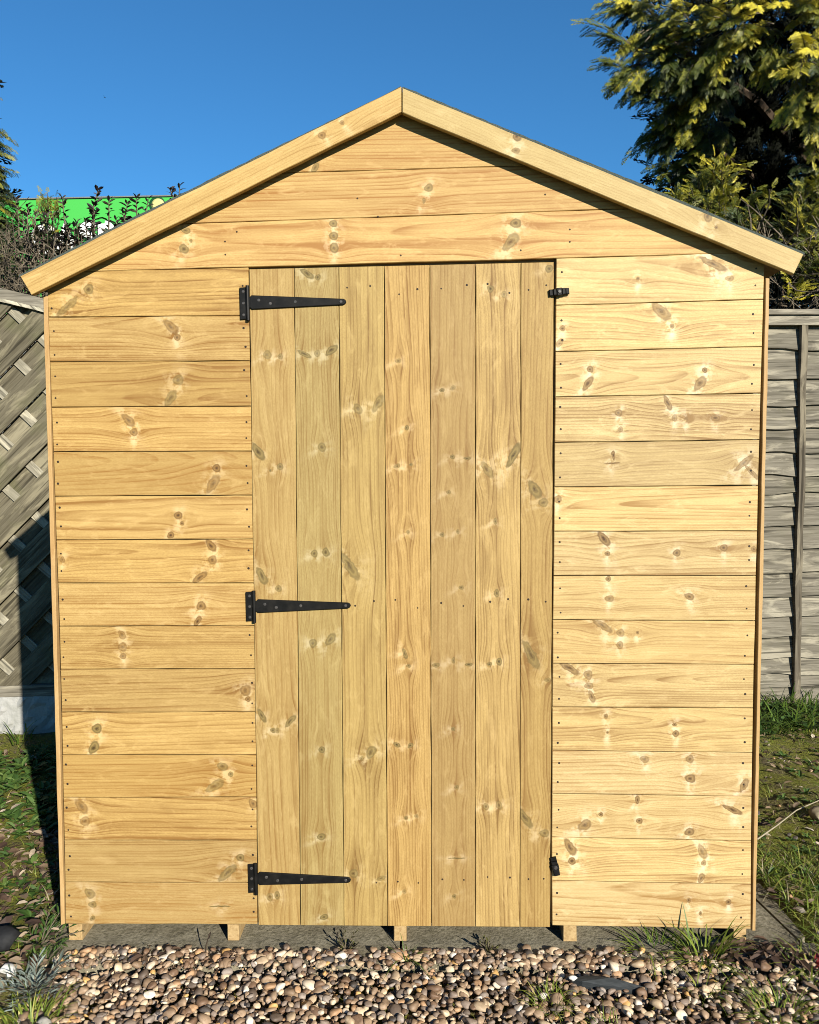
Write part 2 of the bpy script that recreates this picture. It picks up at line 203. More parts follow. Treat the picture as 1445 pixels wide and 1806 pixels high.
# ------------------------------------------------------------------ wood: growth rings of a sawn board, bent round its knots
def group(name, ins, outs):
    g = bpy.data.node_groups.new(name, 'ShaderNodeTree')
    for n in ins: g.interface.new_socket(n, in_out='INPUT', socket_type='NodeSocketColor' if n.startswith('C') else 'NodeSocketFloat')
    for n in outs: g.interface.new_socket(n, in_out='OUTPUT', socket_type='NodeSocketColor' if n.startswith('C') else 'NodeSocketFloat')
    t = NT(g); i = t.new('NodeGroupInput'); o = t.new('NodeGroupOutput'); return g, t, i.outputs, o.inputs
KG, t, i, o = group('knot', ['u', 'v', 'wob', 'cx', 'cy', 'a', 'b', 'cos', 'sin', 'R', 'str', 'psi', 'mask', 'ring', 'halo', 'near'], ['psi', 'mask', 'ring', 'halo', 'near'])
du = t.m('SUBTRACT', i['u'], i['cx']); dv = t.m('SUBTRACT', i['v'], i['cy'])
nv = t.new('ShaderNodeTexNoise'); nv.inputs['Scale'].default_value = 62; nv.inputs['Detail'].default_value = 3; nv.inputs['Roughness'].default_value = .6
t.put(nv.inputs['Vector'], t.xyz(i['u'], i['v'], i['wob']))
ns = t.sep(nv.outputs['Color']); Rw = t.m('MULTIPLY', i['R'], .70)
wu = t.m('ADD', du, t.m('MULTIPLY', t.m('SUBTRACT', ns[0], .5), Rw)); wv = t.m('ADD', dv, t.m('MULTIPLY', t.m('SUBTRACT', ns[1], .5), Rw))
p = t.m('DIVIDE', t.m('ADD', t.m('MULTIPLY', wu, i['cos']), t.m('MULTIPLY', wv, i['sin'])), i['a'])
q = t.m('DIVIDE', t.m('SUBTRACT', t.m('MULTIPLY', wv, i['cos']), t.m('MULTIPLY', wu, i['sin'])), i['b'])
q = t.m('DIVIDE', q, t.m('ADD', 1., t.m('MULTIPLY', t.m('MINIMUM', t.m('MAXIMUM', p, -1.2), 1.2), .25)))
r = t.m('SQRT', t.m('ADD', t.m('MULTIPLY', p, p), t.m('MULTIPLY', q, q)))
gu = t.m('DIVIDE', du, t.m('MULTIPLY', i['R'], 4.2)); gv = t.m('DIVIDE', dv, t.m('MULTIPLY', i['R'], 2.4))
g2 = t.m('ADD', t.m('MULTIPLY', gu, gu), t.m('MULTIPLY', gv, gv))
ex = t.m('POWER', 2.718, t.m('MULTIPLY', g2, -1.))
t.put(o['near'], t.m('MAXIMUM', i['near'], ex))
t.put(o['psi'], t.m('SUBTRACT', i['psi'], t.m('MULTIPLY', t.m('MULTIPLY', dv, ex), .97)))
mk = t.m('MULTIPLY', t.rng(r, 1.14, .84, 0, 1, True), i['str'])
t.put(o['mask'], t.m('MAXIMUM', i['mask'], mk))
t.put(o['ring'], t.m('MINIMUM', i['ring'], r))
hp = t.m('DIVIDE', t.m('MULTIPLY', t.m('ADD', p, .35), i['a']), t.m('ADD', i['a'], t.m('MULTIPLY', i['R'], 1.5)))
hq = t.m('DIVIDE', t.m('MULTIPLY', t.m('SUBTRACT', q, .25), i['b']), t.m('ADD', t.m('MULTIPLY', i['b'], .6), t.m('MULTIPLY', i['R'], 1.15)))
h2 = t.m('ADD', t.m('MULTIPLY', hp, hp), t.m('MULTIPLY', hq, hq))
hu = t.m('DIVIDE', t.m('ADD', wu, t.m('MULTIPLY', dv, t.m('MULTIPLY', i['sin'], -.5))), t.m('MULTIPLY', i['R'], .95)); hv = t.m('DIVIDE', t.m('ADD', wv, t.m('MULTIPLY', i['R'], .9)), t.m('MULTIPLY', i['R'], 2.6))
h3 = t.m('ADD', t.m('MULTIPLY', hu, hu), t.m('MULTIPLY', hv, hv))
tl = t.m('MULTIPLY', t.m('POWER', 2.718, t.m('MULTIPLY', t.m('ABSOLUTE', t.m('DIVIDE', du, t.m('MULTIPLY', i['R'], 5.))), -1.)), t.m('POWER', 2.718, t.m('MULTIPLY', t.m('POWER', t.m('DIVIDE', wv, t.m('MULTIPLY', i['R'], .9)), 2.), -1.)))
hh = t.m('MAXIMUM', t.m('POWER', 2.718, t.m('MULTIPLY', h2, -1.2)), t.m('MULTIPLY', t.m('POWER', 2.718, t.m('MULTIPLY', h3, -1.)), .85))
hh = t.m('MULTIPLY', hh, t.rng(ns[2], .36, .58, .05, 1.))
t.put(o['halo'], t.m('SUBTRACT', t.m('ADD', t.m('MULTIPLY', i['halo'], t.m('SUBTRACT', 1., t.m('MULTIPLY', hh, .6))), hh), t.m('MULTIPLY', tl, .6)))

WG, t, i, o = group('board', ['u', 'v', 'psi', 'mask', 'ring', 'halo', 'near', 'seed', 'v0', 'd0', 'sl', 'fr', 'con', 'Clight', 'Cdark', 'Cknot'], ['Ccol', 'h'])
vec = t.xyz(t.m('ADD', i['u'], i['seed']), i['psi'], i['seed'])
lo = t.new('ShaderNodeVectorMath', operation='MULTIPLY'); t.l.new(vec, lo.inputs[0]); lo.inputs[1].default_value = (1.6, 9, 1)
w1 = t.noise(lo.outputs[0], 1, 2, .5)
pv = t.m('ADD', t.m('SUBTRACT', i['psi'], i['v0']), t.m('MULTIPLY', t.m('SUBTRACT', w1, .5), .014))
dd = t.m('ADD', t.m('ADD', i['d0'], t.m('MULTIPLY', i['u'], i['sl'])), t.m('MULTIPLY', t.m('SUBTRACT', w1, .5), .018))
rr = t.m('SQRT', t.m('ADD', t.m('MULTIPLY', pv, pv), t.m('MULTIPLY', dd, dd)))
sp = t.noise(t.xyz(t.m('MULTIPLY', rr, 26.), i['seed'], 0.), 1, 2, .6)
ph = t.m('ADD', t.m('MULTIPLY', rr, i['fr']), t.m('MULTIPLY', sp, 3.5))
fr = t.m('FRACT', ph)
late = t.m('MULTIPLY', t.m('POWER', fr, 3.6), t.rng(fr, 1., .94, 0, 1))
fi = t.new('ShaderNodeVectorMath', operation='MULTIPLY'); t.l.new(vec, fi.inputs[0]); fi.inputs[1].default_value = (4.5, 330, 1)
fib = t.noise(fi.outputs[0], 1, 3, .6)
bd = t.new('ShaderNodeVectorMath', operation='MULTIPLY'); t.l.new(vec, bd.inputs[0]); bd.inputs[1].default_value = (2.4, 60, 1)
band = t.noise(bd.outputs[0], 1, 3, .55)
pt = t.new('ShaderNodeVectorMath', operation='MULTIPLY'); t.l.new(vec, pt.inputs[0]); pt.inputs[1].default_value = (6, 22, 1)
patch = t.noise(pt.outputs[0], 1, 4, .6)
amp = t.m('MULTIPLY', t.rng(band, .3, .7, .25, 1.), i['con'])
f = t.m('ADD', t.m('MULTIPLY', late, amp), t.m('MULTIPLY', t.rng(band, .42, .72), t.m('MULTIPLY', i['con'], .42)))
f = t.m('ADD', f, t.m('MULTIPLY', t.m('SUBTRACT', fib, .5), t.m('MULTIPLY', i['con'], .62)))
f = t.m('ADD', f, t.m('MULTIPLY', t.m('MULTIPLY', t.m('POWER', t.m('FRACT', t.m('ADD', t.m('MULTIPLY', i['psi'], 215.), t.m('MULTIPLY', w1, 2.))), 2.), t.m('MULTIPLY', i['near'], i['near'])), .62))
f = t.m('SUBTRACT', f, t.m('MULTIPLY', i['halo'], .38))
f = t.m('ADD', f, t.m('MULTIPLY', t.rng(patch, .52, .74), .22), clamp=True)
c = t.mix(f, i['Clight'], i['Cdark'])
spk = t.noise(t.xyz(t.m('MULTIPLY', i['u'], 260.), t.m('MULTIPLY', i['v'], 620.), i['seed']), 1, 2, .7)
c = t.mix(t.rng(spk, .32, .62, .34, 0.), c, t.mix(1., i['Cdark'], (.8, .75, .7), 'MULTIPLY'))
stn = t.noise(t.xyz(t.m('MULTIPLY', i['u'], 5.), t.m('MULTIPLY', i['v'], 16.), i['seed']), 1, 5, .65, 1.)
c = t.mix(t.rng(stn, .55, .75, 0., .38), c, t.mix(1., i['Cdark'], (.95, 1.0, 1.1), 'MULTIPLY'))
pale = t.m('MULTIPLY', t.rng(t.noise(pt.outputs[0], 2.1, 5, .72, 1.), .52, .70), .50)
c = t.mix(pale, c, t.mix(1., i['Clight'], (1.2, 1.24, 1.4), 'MULTIPLY'))
hp = t.m('MAXIMUM', i['halo'], 0., clamp=True)
c = t.mix(t.m('MULTIPLY', t.m('MULTIPLY', hp, t.rng(patch, .3, .6, .55, 1.)), .95), c, t.mix(1., i['Clight'], (1.34, 1.50, 2.3), 'MULTIPLY'))
rn = t.m('ADD', i['ring'], t.m('MULTIPLY', t.m('SUBTRACT', patch, .5), .35))
kr = t.m('PINGPONG', t.m('ADD', t.m('MULTIPLY', rn, 3.1), t.m('MULTIPLY', fib, .5)), .5)
kd = t.m('ADD', t.m('ADD', t.m('MULTIPLY', t.rng(rn, .48, .14), .75), t.m('MULTIPLY', kr, .5)), t.m('ADD', .16, t.m('MULTIPLY', t.m('MULTIPLY', t.rng(rn, .70, .90), t.rng(rn, 1.15, .98)), .38)), clamp=True)
kc = t.mix(kd, t.mix(.30, i['Cknot'], i['Clight']), t.mix(1., i['Cknot'], (.30, .25, .20), 'MULTIPLY'))
c = t.mix(i['mask'], c, kc)
t.put(o['Ccol'], c)
t.put(o['h'], t.m('ADD', t.m('MULTIPLY', late, -.5), t.m('ADD', t.m('MULTIPLY', fib, .5), t.m('MULTIPLY', i['mask'], .4))))

def wood(name, axis, knots, light, dark, knotc, rs, con=1.0, fr=None):
    """knots: (u, v, half length, half width, angle) in the board's own frame, angle from +u towards +v"""
    m, t = mat(name); x, y, z = t.sep(t.coord())[:3]
    u, v = (x, z) if axis == 'x' else (z, x)
    if axis == 'y': u, v = y, z
    psi, mk, rg, ha, ne = v, 0., 5., 0., 0.
    wob = rs.uniform(0, 50)
    for (ku, kv, a, b, ang) in knots:
        g = t.new('ShaderNodeGroup', node_tree=KG); R = min(math.sqrt(max(a*b, 8e-5)), .022)
        if b < .003: R = .008
        for k, val in (('u', u), ('v', v), ('wob', wob), ('cx', ku), ('cy', kv), ('a', a), ('b', b), ('cos', math.cos(rad(ang))), ('sin', math.sin(rad(ang))), ('R', R), ('str', rs.uniform(.62, 1.) if b > .003 else 1.), ('psi', psi), ('mask', mk), ('ring', rg), ('halo', ha), ('near', ne)): t.put(g.inputs[k], val)
        psi, mk, rg, ha, ne = (g.outputs[k] for k in ('psi', 'mask', 'ring', 'halo', 'near'))
    g = t.new('ShaderNodeGroup', node_tree=WG)
    for k, val in (('u', u), ('v', v), ('psi', psi), ('mask', mk), ('ring', rg), ('halo', ha), ('near', ne), ('seed', rs.uniform(0, 90)), ('v0', rs.uniform(-.04, .04) if rs.random() < .4 else rs.choice((-1, 1))*rs.uniform(.07, .16)), ('d0', rs.uniform(.015, .06)),
                   ('sl', rs.choice((-1, 1))*rs.uniform(.015, .06)), ('fr', fr or rs.uniform(95, 165)), ('con', con*rs.uniform(1.0, 1.45)), ('Clight', c4(light)), ('Cdark', c4(dark)), ('Cknot', c4(knotc))): t.put(g.inputs[k], val)
    t.bsdf(g.outputs['Ccol'], rough=.62, spec=.25, bump=g.outputs['h'], bstr=.22, bdist=.0012)
    return m
def tint(c, rs, a=.13):
    k = 1+rs.uniform(-a, a); w = rs.uniform(-a, a)*.6
    return (c[0]*k*(1+w*.3), c[1]*k, c[2]*k*(1-w))
KN = D['knots']
def inpoly(x, z, P):
    s = None
    for j in range(len(P)):
        a, b = P[j], P[(j+1) % len(P)]; k = (b[0]-a[0])*(z-a[1])-(b[1]-a[1])*(x-a[0])
        if s is None: s = k > 0
        elif (k > 0) != s: return False
    return True
def plank(name, poly, y0, y1, parent, axis, rs, light, dark, knotc, con=1., gap=.0009, bev=.0013, near=.0, rot=0.):
    P = [Vector(p) for p in poly]
    n = len(P)
    if sum(P[j].x*P[(j+1) % n].y-P[(j+1) % n].x*P[j].y for j in range(n)) < 0: P = P[::-1]
    c = sum(P, Vector((0, 0)))/n
    Q = inset(P, gap)
    W_ = []
    for j in range(len(Q)):
        a_, b_ = Q[j], Q[(j+1) % len(Q)]; L_ = (b_-a_).length; W_.append(a_)
        if L_ > .2:
            m_ = int(L_/.045); nn = Vector((-(b_-a_).y, (b_-a_).x))/L_; f1, f2 = rs.uniform(0, 6), rs.uniform(0, 6)
            for k_ in range(1, m_):
                W_.append(a_+(b_-a_)*(k_/m_)+nn*(.0004*math.sin(k_*.55+f1)+.0003*math.sin(k_*1.7+f2)+rs.uniform(-.0004, .0003)))
    Q = W_
    ca, sa = math.cos(-rot), math.sin(-rot)
    loc = [Vector(((q.x-c.x)*ca-(q.y-c.y)*sa, (q.x-c.x)*sa+(q.y-c.y)*ca)) for q in Q]
    ks = []
    for (kx, kz, a, b, ang) in KN:
        if inpoly(kx, kz, [(p.x, p.y) for p in P]):
            dx, dz = kx-c.x, kz-c.y
            lx, lz = dx*ca-dz*sa, dx*sa+dz*ca; an = ang-math.degrees(rot)
            ks.append((lz, lx, a, b, 90-an) if axis == 'z' else (lx, lz, a, b, an))
    m = wood(name+'_wood', axis, ks, tint(light, rs), tint(dark, rs), knotc, rs, con)
    b = MB().prism(loc, y0, y1, bev)
    o = b.obj(name, m, parent, (c.x, 0, c.y)); o.rotation_euler = (0, -rot, 0)
    return o

# ------------------------------------------------------------------ plain materials
def noisy(name, c1, c2, scale=8, rough=.8, det=4, bump=.3, bdist=.003, spec=.2, stretch=None, c3=None, s3=40):
    m, t = mat(name); v = t.coord()
    if stretch:
        q = t.new('ShaderNodeVectorMath', operation='MULTIPLY'); t.l.new(v, q.inputs[0]); q.inputs[1].default_value = stretch; v = q.outputs[0]
    n = t.noise(v, scale, det, .6); n2 = t.noise(v, s3, 4, .6)
    c = t.mix(t.rng(n, .32, .68), c1, c2)
    c = t.mix(t.rng(n2, .45, .75), c, c3 if c3 else tuple(k*.6 for k in c1))
    t.bsdf(c, rough=rough, spec=spec, bump=t.m('ADD', n, t.m('MULTIPLY', n2, .5)), bstr=bump, bdist=bdist); return m
def leafmat(name, stops, rough=.55, trans=.0, spec=.3):
    m, t = mat(name); f = t.attr('rnd'); c = t.ramp(f, stops)
    b = t.bsdf(c, rough=rough, spec=spec)
    if trans:
        tr = t.new('ShaderNodeBsdfTranslucent'); t.put(tr.inputs[0], t.mix(1., c, (1.3, 1.3, .8), 'MULTIPLY'))
        mx = t.new('ShaderNodeMixShader'); mx.inputs[0].default_value = trans
        out = [n for n in t.n if n.type == 'OUTPUT_MATERIAL'][0]
        t.l.new(b.outputs[0], mx.inputs[1]); t.l.new(tr.outputs[0], mx.inputs[2]); t.l.new(mx.outputs[0], out.inputs[0])
    return m
M_black = noisy('black_painted_steel', (0.0023, 0.0023, 0.0023), (0.0045, 0.0045, 0.0045), 30, rough=.5, spec=.14, bump=.15, c3=(0.0090, 0.0083, 0.0075))
M_screw = noisy('dull_screw', (0.0240, 0.0240, 0.0240), (0.0560, 0.0480, 0.0448), 300, rough=.4, spec=.5, bump=.1)
M_nail = noisy('rusty_nail', (.012, .008, .006), (.025, .015, .009), 200, rough=.6, bump=.1)
M_felt = noisy('mineral_roofing_felt', (0.0158, 0.0263, 0.0236), (0.0473, 0.0577, 0.0525), 260, rough=.95, bump=.6, c3=(0.0840, 0.0892, 0.0788), s3=500)
M_dark = noisy('rough_framing_timber', (0.1172, 0.0797, 0.0375), (0.1500, 0.1031, 0.0515), 12, stretch=(1, 1, 6))
M_concrete = noisy('weathered_concrete', (0.1064, 0.0927, 0.0646), (0.1900, 0.1710, 0.1254), 11, rough=.95, bump=1., bdist=.006, c3=(0.0570, 0.0517, 0.0289), s3=120)
M_post = noisy('concrete_post', (0.2100, 0.2030, 0.1820), (0.2660, 0.2520, 0.2240), 9, rough=.9)
M_white = noisy('white_painted_concrete', (0.2153, 0.2153, 0.2083), (0.2569, 0.2569, 0.2500), 6, rough=.85, bump=.9, bdist=.02, c3=(0.1562, 0.1597, 0.1458), s3=14)
M_slate = noisy('dark_slate', (0.0105, 0.0131, 0.0147), (0.0315, 0.0357, 0.0394), 16, rough=.7, bump=.6, stretch=(1, 5, 5), c3=(0.0105, 0.0126, 0.0147), s3=40)
M_rock = noisy('black_rock', (0.0054, 0.0058, 0.0067), (0.0158, 0.0162, 0.0180), 12, rough=.75, bump=.6)
M_wstone = noisy('white_quartz', (0.3520, 0.3520, 0.3328), (0.4800, 0.4736, 0.4480), 30, rough=.7)
M_bark = noisy('tree_bark', (0.0338, 0.0225, 0.0150), (0.0675, 0.0488, 0.0338), 20, rough=.95, bump=.8, stretch=(3, 3, 1))
M_twig = noisy('bare_twig', (0.0600, 0.0480, 0.0330), (0.1200, 0.0990, 0.0720), 30, rough=.9)
M_straw = noisy('dry_straw', (0.1814, 0.1555, 0.1037), (0.2506, 0.2246, 0.1642), 40, rough=.8)
M_green = noisy('green_fascia_panel', (0.0403, 0.2765, 0.0499), (0.0442, 0.2918, 0.0538), .4, rough=.6, spec=.1, bump=.0, c3=(0.0403, 0.2726, 0.0480))
M_letter = noisy('white_sign_letter', (0.4896, 0.4896, 0.4896), (0.5184, 0.5184, 0.5184), 1, rough=.5, bump=0, c3=(0.4608, 0.4608, 0.4608))
M_lgreen = noisy('dark_green_sign_shadow', (0.0042, 0.0420, 0.0126), (0.0063, 0.0504, 0.0168), 1, rough=.5, bump=0)  # shadow colour for the outlines behind letters and disc
M_yellow = noisy('pale_yellow_sign_disc', (0.3686, 0.3410, 0.1382), (0.3871, 0.3594, 0.1567), 1, rough=.5, bump=0, c3=(0.3686, 0.3410, 0.1382))
M_render = noisy('grey_cladding', (0.1050, 0.1092, 0.1092), (0.1260, 0.1302, 0.1302), 1, rough=.7, bump=0)

# ------------------------------------------------------------------ ground
def lines(lo, hi, a, b, st, far):
    L = list(np.arange(a, b+1e-6, st)); k = st*2
    while L[-1] < hi: L.append(min(L[-1]+k, hi)); k *= 1.6
    k = st*2
    while L[0] > lo: L.insert(0, max(L[0]-k, lo)); k *= 1.6
    return np.array(L)
gx = lines(-600, 600, -3.2, 3.2, .05, 0); gy = lines(-300, 900, -2.4, 4.0, .05, 0)
X, Y = np.meshgrid(gx, gy)
def hnoise(X, Y): return .012*np.sin(5.1*X+1.3)*np.cos(4.3*Y)+.008*np.sin(13*X+2*Y)+.006*np.cos(11*Y-7*X)
def ss(a, b, v):
    t = np.clip((v-a)/(b-a), 0, 1); return t*t*(3-2*t)
Z = hnoise(X, Y)*ss(0, 1, 1.2-0*X)
inner = ss(-.98, -.88, X)*ss(1.09, 1.0, X)*ss(1.45, 1.3, Y)            # under the shed, slab and gravel
grv = ss(-.94, -.82, X)*ss(-.04, -.14, Y)*ss(-2.3, -2.1, Y)
Z = Z*(1-np.maximum(inner*ss(-2.2, -2.0, Y), grv))-.055*np.maximum(inner*ss(-2.2, -2.0, Y), grv)
Z += .02*ss(1.02, 1.4, X)*ss(-.1, .4, Y)*ss(2.2, 1.9, Y)
V = np.stack([X, Y, Z], -1).reshape(-1, 3); nx = len(gx)
I = np.arange(len(gy)-1)[:, None]*nx+np.arange(nx-1)[None]; F = np.stack([I, I+1, I+1+nx, I+nx], -1).reshape(-1, 4)
m, t = mat('mossy_soil'); v = t.coord()
n1 = t.noise(v, 3, 5, .6); n2 = t.noise(v, 22, 5, .7); n3 = t.noise(v, 90, 4, .7)
c = t.mix(t.rng(n1, .30, .48), (0.0760, 0.0578, 0.0319), (0.1178, 0.1216, 0.0213))
c = t.mix(t.rng(n2, .48, .66), c, (0.0912, 0.0722, 0.0456)); c = t.mix(t.m('MULTIPLY', t.rng(n3, .52, .7), .7), c, (0.0228, 0.0182, 0.0106))
t.bsdf(c, rough=.95, spec=.1, bump=t.m('ADD', n2, n3), bstr=.9, bdist=.02)
ground = link('ground', mesh_np('ground', V, F, True), m); tag(ground, kind='structure')
def gz(x, y):
    z = float(hnoise(np.array(x), np.array(y)))
    return z+.02*float(ss(1.02, 1.4, np.array(x))*ss(-.1, .4, np.array(y))*ss(2.2, 1.9, np.array(y)))

# paving slab under the shed
paving = empty('paving'); tag(paving, kind='structure')
for k, poly in enumerate(([(-.97, -.098), (-.02, -.09), (-.02, 1.3), (-.97, 1.3)], [(-.014, -.09), (.935, -.088), (1.004, .004), (.972, .21), (.972, 1.3), (-.014, 1.3)], [(.945, -.09), (1.03, -.088), (1.04, .0), (1.012, .003)], [(1.010, .012), (1.03, .03), (1.022, .3), (.979, .3), (.979, .214)])):
    b = MB().prism(poly, -.0045, -.05, 0, fr=lambda x, y, z: (x, z, y)); b.f = [f[::-1] for f in b.f]
    b.obj('paving_slab', M_concrete, paving)

# ------------------------------------------------------------------ the shed
shed = tag(empty('garden_shed'), 'new yellow pine garden shed with pointed roof and plank door, standing on a slab', 'shed')
rs = random.Random(4)
LL, LD = (0.3025, 0.2022, 0.0724), (0.1636, 0.0814, 0.0188)     # left boards
RL, RD = (0.3734, 0.2780, 0.1266), (0.1867, 0.1071, 0.0354)      # right boards, paler
GL, GD = (0.3379, 0.2269, 0.0827), (0.2017, 0.0958, 0.0243)      # gable boards
DL, DDk = (0.2730, 0.1864, 0.0654), (0.1418, 0.0762, 0.0198)    # door boards
BL, BD = (0.3483, 0.2599, 0.1092), (0.1975, 0.1248, 0.0397)      # barge boards
KL, KG_, KR = (.140, .068, .017), (.118, .088, .028), (.120, .058, .015)
# roof lines seen from the front (top edges of the barge boards)
RA, RLft, RRgt = Vector((.0137, 2.1336)), Vector((-.9311, 1.7038)), Vector((.9723, 1.7219))
def roofclip(down):
    return [(-1.2, 0), (1.25, 0), (RRgt.x+.4, RRgt.y-.4*(RA.y-RRgt.y)/(RRgt.x-RA.x)-down), (RA.x, RA.y-down), (RLft.x-.4, RLft.y-.4*(RA.y-RLft.y)/(RA.x-RLft.x)-down)]
RC = roofclip(.024)
def cl(poly): return [tuple(p) for p in clip(poly, RC)]
for k, P in enumerate(D['left']): plank('plank', cl(P), 0, .0125, shed, 'x', rs, LL, LD, KG_ if k in (0, 2, 10, 11, 13, 14) else KL, 1.)
for k, P in enumerate(D['right']): plank('plank', cl(P), 0, .0125, shed, 'x', rs, RL if k != 4 else (.315, .236, .110), RD if k != 4 else (.165, .105, .043), KR, .95)
g = D['g']
gtop = [[-1, 2.2], [1, 2.2]]
for a, b in ((g[0], g[1]), (g[1], g[2]), (g[2], gtop)):
    plank('plank', cl([a[0], a[1], b[1], b[0]]), 0.0002, .0125, shed, 'x', rs, GL, GD, KG_, 1.)
# lining and studs behind the boards
back = clip([(-.87, .046), (.875, .04), (.875, 2.2), (-.87, 2.2)], roofclip(.03))
MB().prism([tuple(p) for p in back], .0145, .030, 0).obj('wall_frame', M_dark, shed)
# corner battens
for P in (D['trimL'], D['trimR']):
    plank('corner_batten', P, -.0006, .034, shed, 'z', rs, (.325, .21, .088), (.23, .13, .047), KL, .7, gap=.0004, bev=.001)
# side and rear walls
mside = [wood('side_wood', 'y', [(rs.uniform(-.5, .5), rs.uniform(-.03, .03), .012, .008, rs.uniform(-60, 60)) for _ in range(3)], tint(LL, rs), tint(LD, rs), KL, rs) for _ in range(4)]
sidemesh = mesh_pd('side_plank', *(lambda b: (b.v, b.f))(MB().prism([(-.58, -.0545), (.58, -.0545), (.58, .0545), (-.58, .0545)], 0, .0125, .0016, fr=lambda x, y, z: (-y, x, z))))
smeshes = []
for m_ in mside:
    q = sidemesh.copy(); q.materials.append(m_); smeshes.append(q)
for k in range(15):
    zc = .045+.056+k*.1095
    o = link('plank', smeshes[k % 4], None, shed, (.884, .617, zc))
    o = link('plank', smeshes[(k+2) % 4], None, shed, (-.886, .617, zc)); o.rotation_euler = (0, 0, math.pi)
MB().box((-.875, 1.19, .045), (.875, 1.205, 1.70)).prism([(-.875, 1.70), (.875, 1.70), (.02, 2.09)], 1.19, 1.205, 0).obj('rear_wall', M_dark, shed)
MB().box((-.87, .032, .040), (.87, 1.188, .052)).obj('floor', M_dark, shed)
# bearers
mb_ = noisy('sawn_bearer_end', (0.2475, 0.1683, 0.0743), (0.3069, 0.2178, 0.1089), 60, bump=.5, c3=(0.1782, 0.1089, 0.0445), s3=160)
for a, b in D['bearer']:
    MB().prism([(a[0]+.0005, .039), (b[0]-.0005, .039), (b[0], -.004), (a[0], -.004)], .004, 1.18, .0015).obj('bearer', mb_, shed)
# roof: boards, felt, barge boards
def slope(a, b, name):
    """a eave, b ridge (x,z)"""
    d = (b-a).normalized(); n = Vector((-d.y, d.x)); n = n if n.y > 0 else -n
    root = MB().prism([tuple(a-n*.002), tuple(b-n*.0025), tuple(b-n*.016), tuple(a-n*.016)], -.0165, 1.24, 0).obj(name, M_dark, shed)
    L = (b-a).length; nu, nv = 60, 24; V = []
    r2 = random.Random(int(abs(a.x)*1000))
    for s_ in (1, 0):
        for iu in range(nu+1):
            for iv in range(nv+1):
                uu = -.006+(L+.006)*iu/nu; p = a+d*uu
                hh = (.0055+.0030*math.sin(math.pi*min(1, iu/nu+.08))+r2.uniform(-.0010, .0010)) if s_ else .0008
                pz = p+n*hh; V.append((pz.x, -.0305+1.285*iv/nv, pz.y))
    N = (nu+1)*(nv+1); F = []
    for iu in range(nu):
        for iv in range(nv):
            q = iu*(nv+1)+iv; F.append((q, q+nv+1, q+nv+2, q+1)); F.append((N+q, N+q+1, N+q+nv+2, N+q+nv+1))
    for iu in range(nu):
        for iv in (0, nv):
            q = iu*(nv+1)+iv; F.append((q, q+nv+1, N+q+nv+1, N+q))
    for iv in range(nv):
        for iu in (0, nu):
            q = iu*(nv+1)+iv; F.append((q, q+1, N+q+1, N+q))
    link('roofing_felt', mesh_pd('felt', V, F), M_felt, root)
slope(RLft+Vector((.004, .0)), RA-Vector((0, .002)), 'roof_panel'); slope(RRgt-Vector((.004, 0)), RA-Vector((0, .002)), 'roof_panel')
plank('bargeboard', D['bargeL'], -.033, -.0175, shed, 'x', rs, (.325, .222, .083), (.20, .11, .028), KL, .9, gap=.0003, rot=math.atan2(2.1355-1.7038, .9439))
plank('bargeboard', D['bargeR'], -.033, -.0175, shed, 'x', rs, BL, BD, KR, .55, gap=.0003, rot=math.atan2(1.7219-2.1322, .9576))
# door
door = empty('door', (0, 0, 0), parent=shed)
dt = [(1, 1, 1), (.93, .99, 1.0), (1.0, 1.02, 1.0), (1.0, .96, .95), (.94, .93, 1.0), (1.0, 1.0, 1.05), (1., .98, .95)]
for P, q in zip(D['door'], dt):
    plank('plank', P, -.0025, .0105, door, 'z', rs, tuple(a*b for a, b in zip(DL, q)), tuple(a*b for a, b in zip(DDk, q)), KG_, .9, gap=.0007)
# nails in pairs near the board ends
nb = MB()
for P in D['left']+D['right']:
    for fx in ((.022, .974) if P[0][0] < 0 else (.03, .955)):
        for fz in (.30, .74):
            px = P[0][0]+(P[1][0]-P[0][0])*(fx+rs.uniform(-.006, .006)); zt = P[0][1]; zb = P[2][1]
            pz = zt+(zb-zt)*(fz+rs.uniform(-.08, .08))
            if inpoly(px, pz, RC): nb.disc(px, 0, pz, rs.uniform(.0024, .0034), .0006, 6)
for P in D['door']:
    for zz in (1.66, .88, .165):
        for fx in (.26, .74):
            px = P[0][0]+(P[1][0]-P[0][0])*(fx+rs.uniform(-.08, .08))+(P[3][0]-P[0][0])*(1.72-zz)/1.68
            if px > -.13: nb.disc(px, -.0025, zz+rs.uniform(-.012, .012), rs.uniform(.0022, .0032), .0006, 6)
for x_, z_ in ((-.43, 1.787), (-.43, 1.755), (.005, 1.745), (.30, 1.752), (.42, 1.80), (.42, 1.77), (-.05, 1.84), (.36, 1.885), (-.40, 1.81), (-.1, 1.885)): nb.disc(x_, 0, z_, .0024, .0006, 6)
no = nb.obj('nails', M_nail, shed); tag(no, kind='stuff')
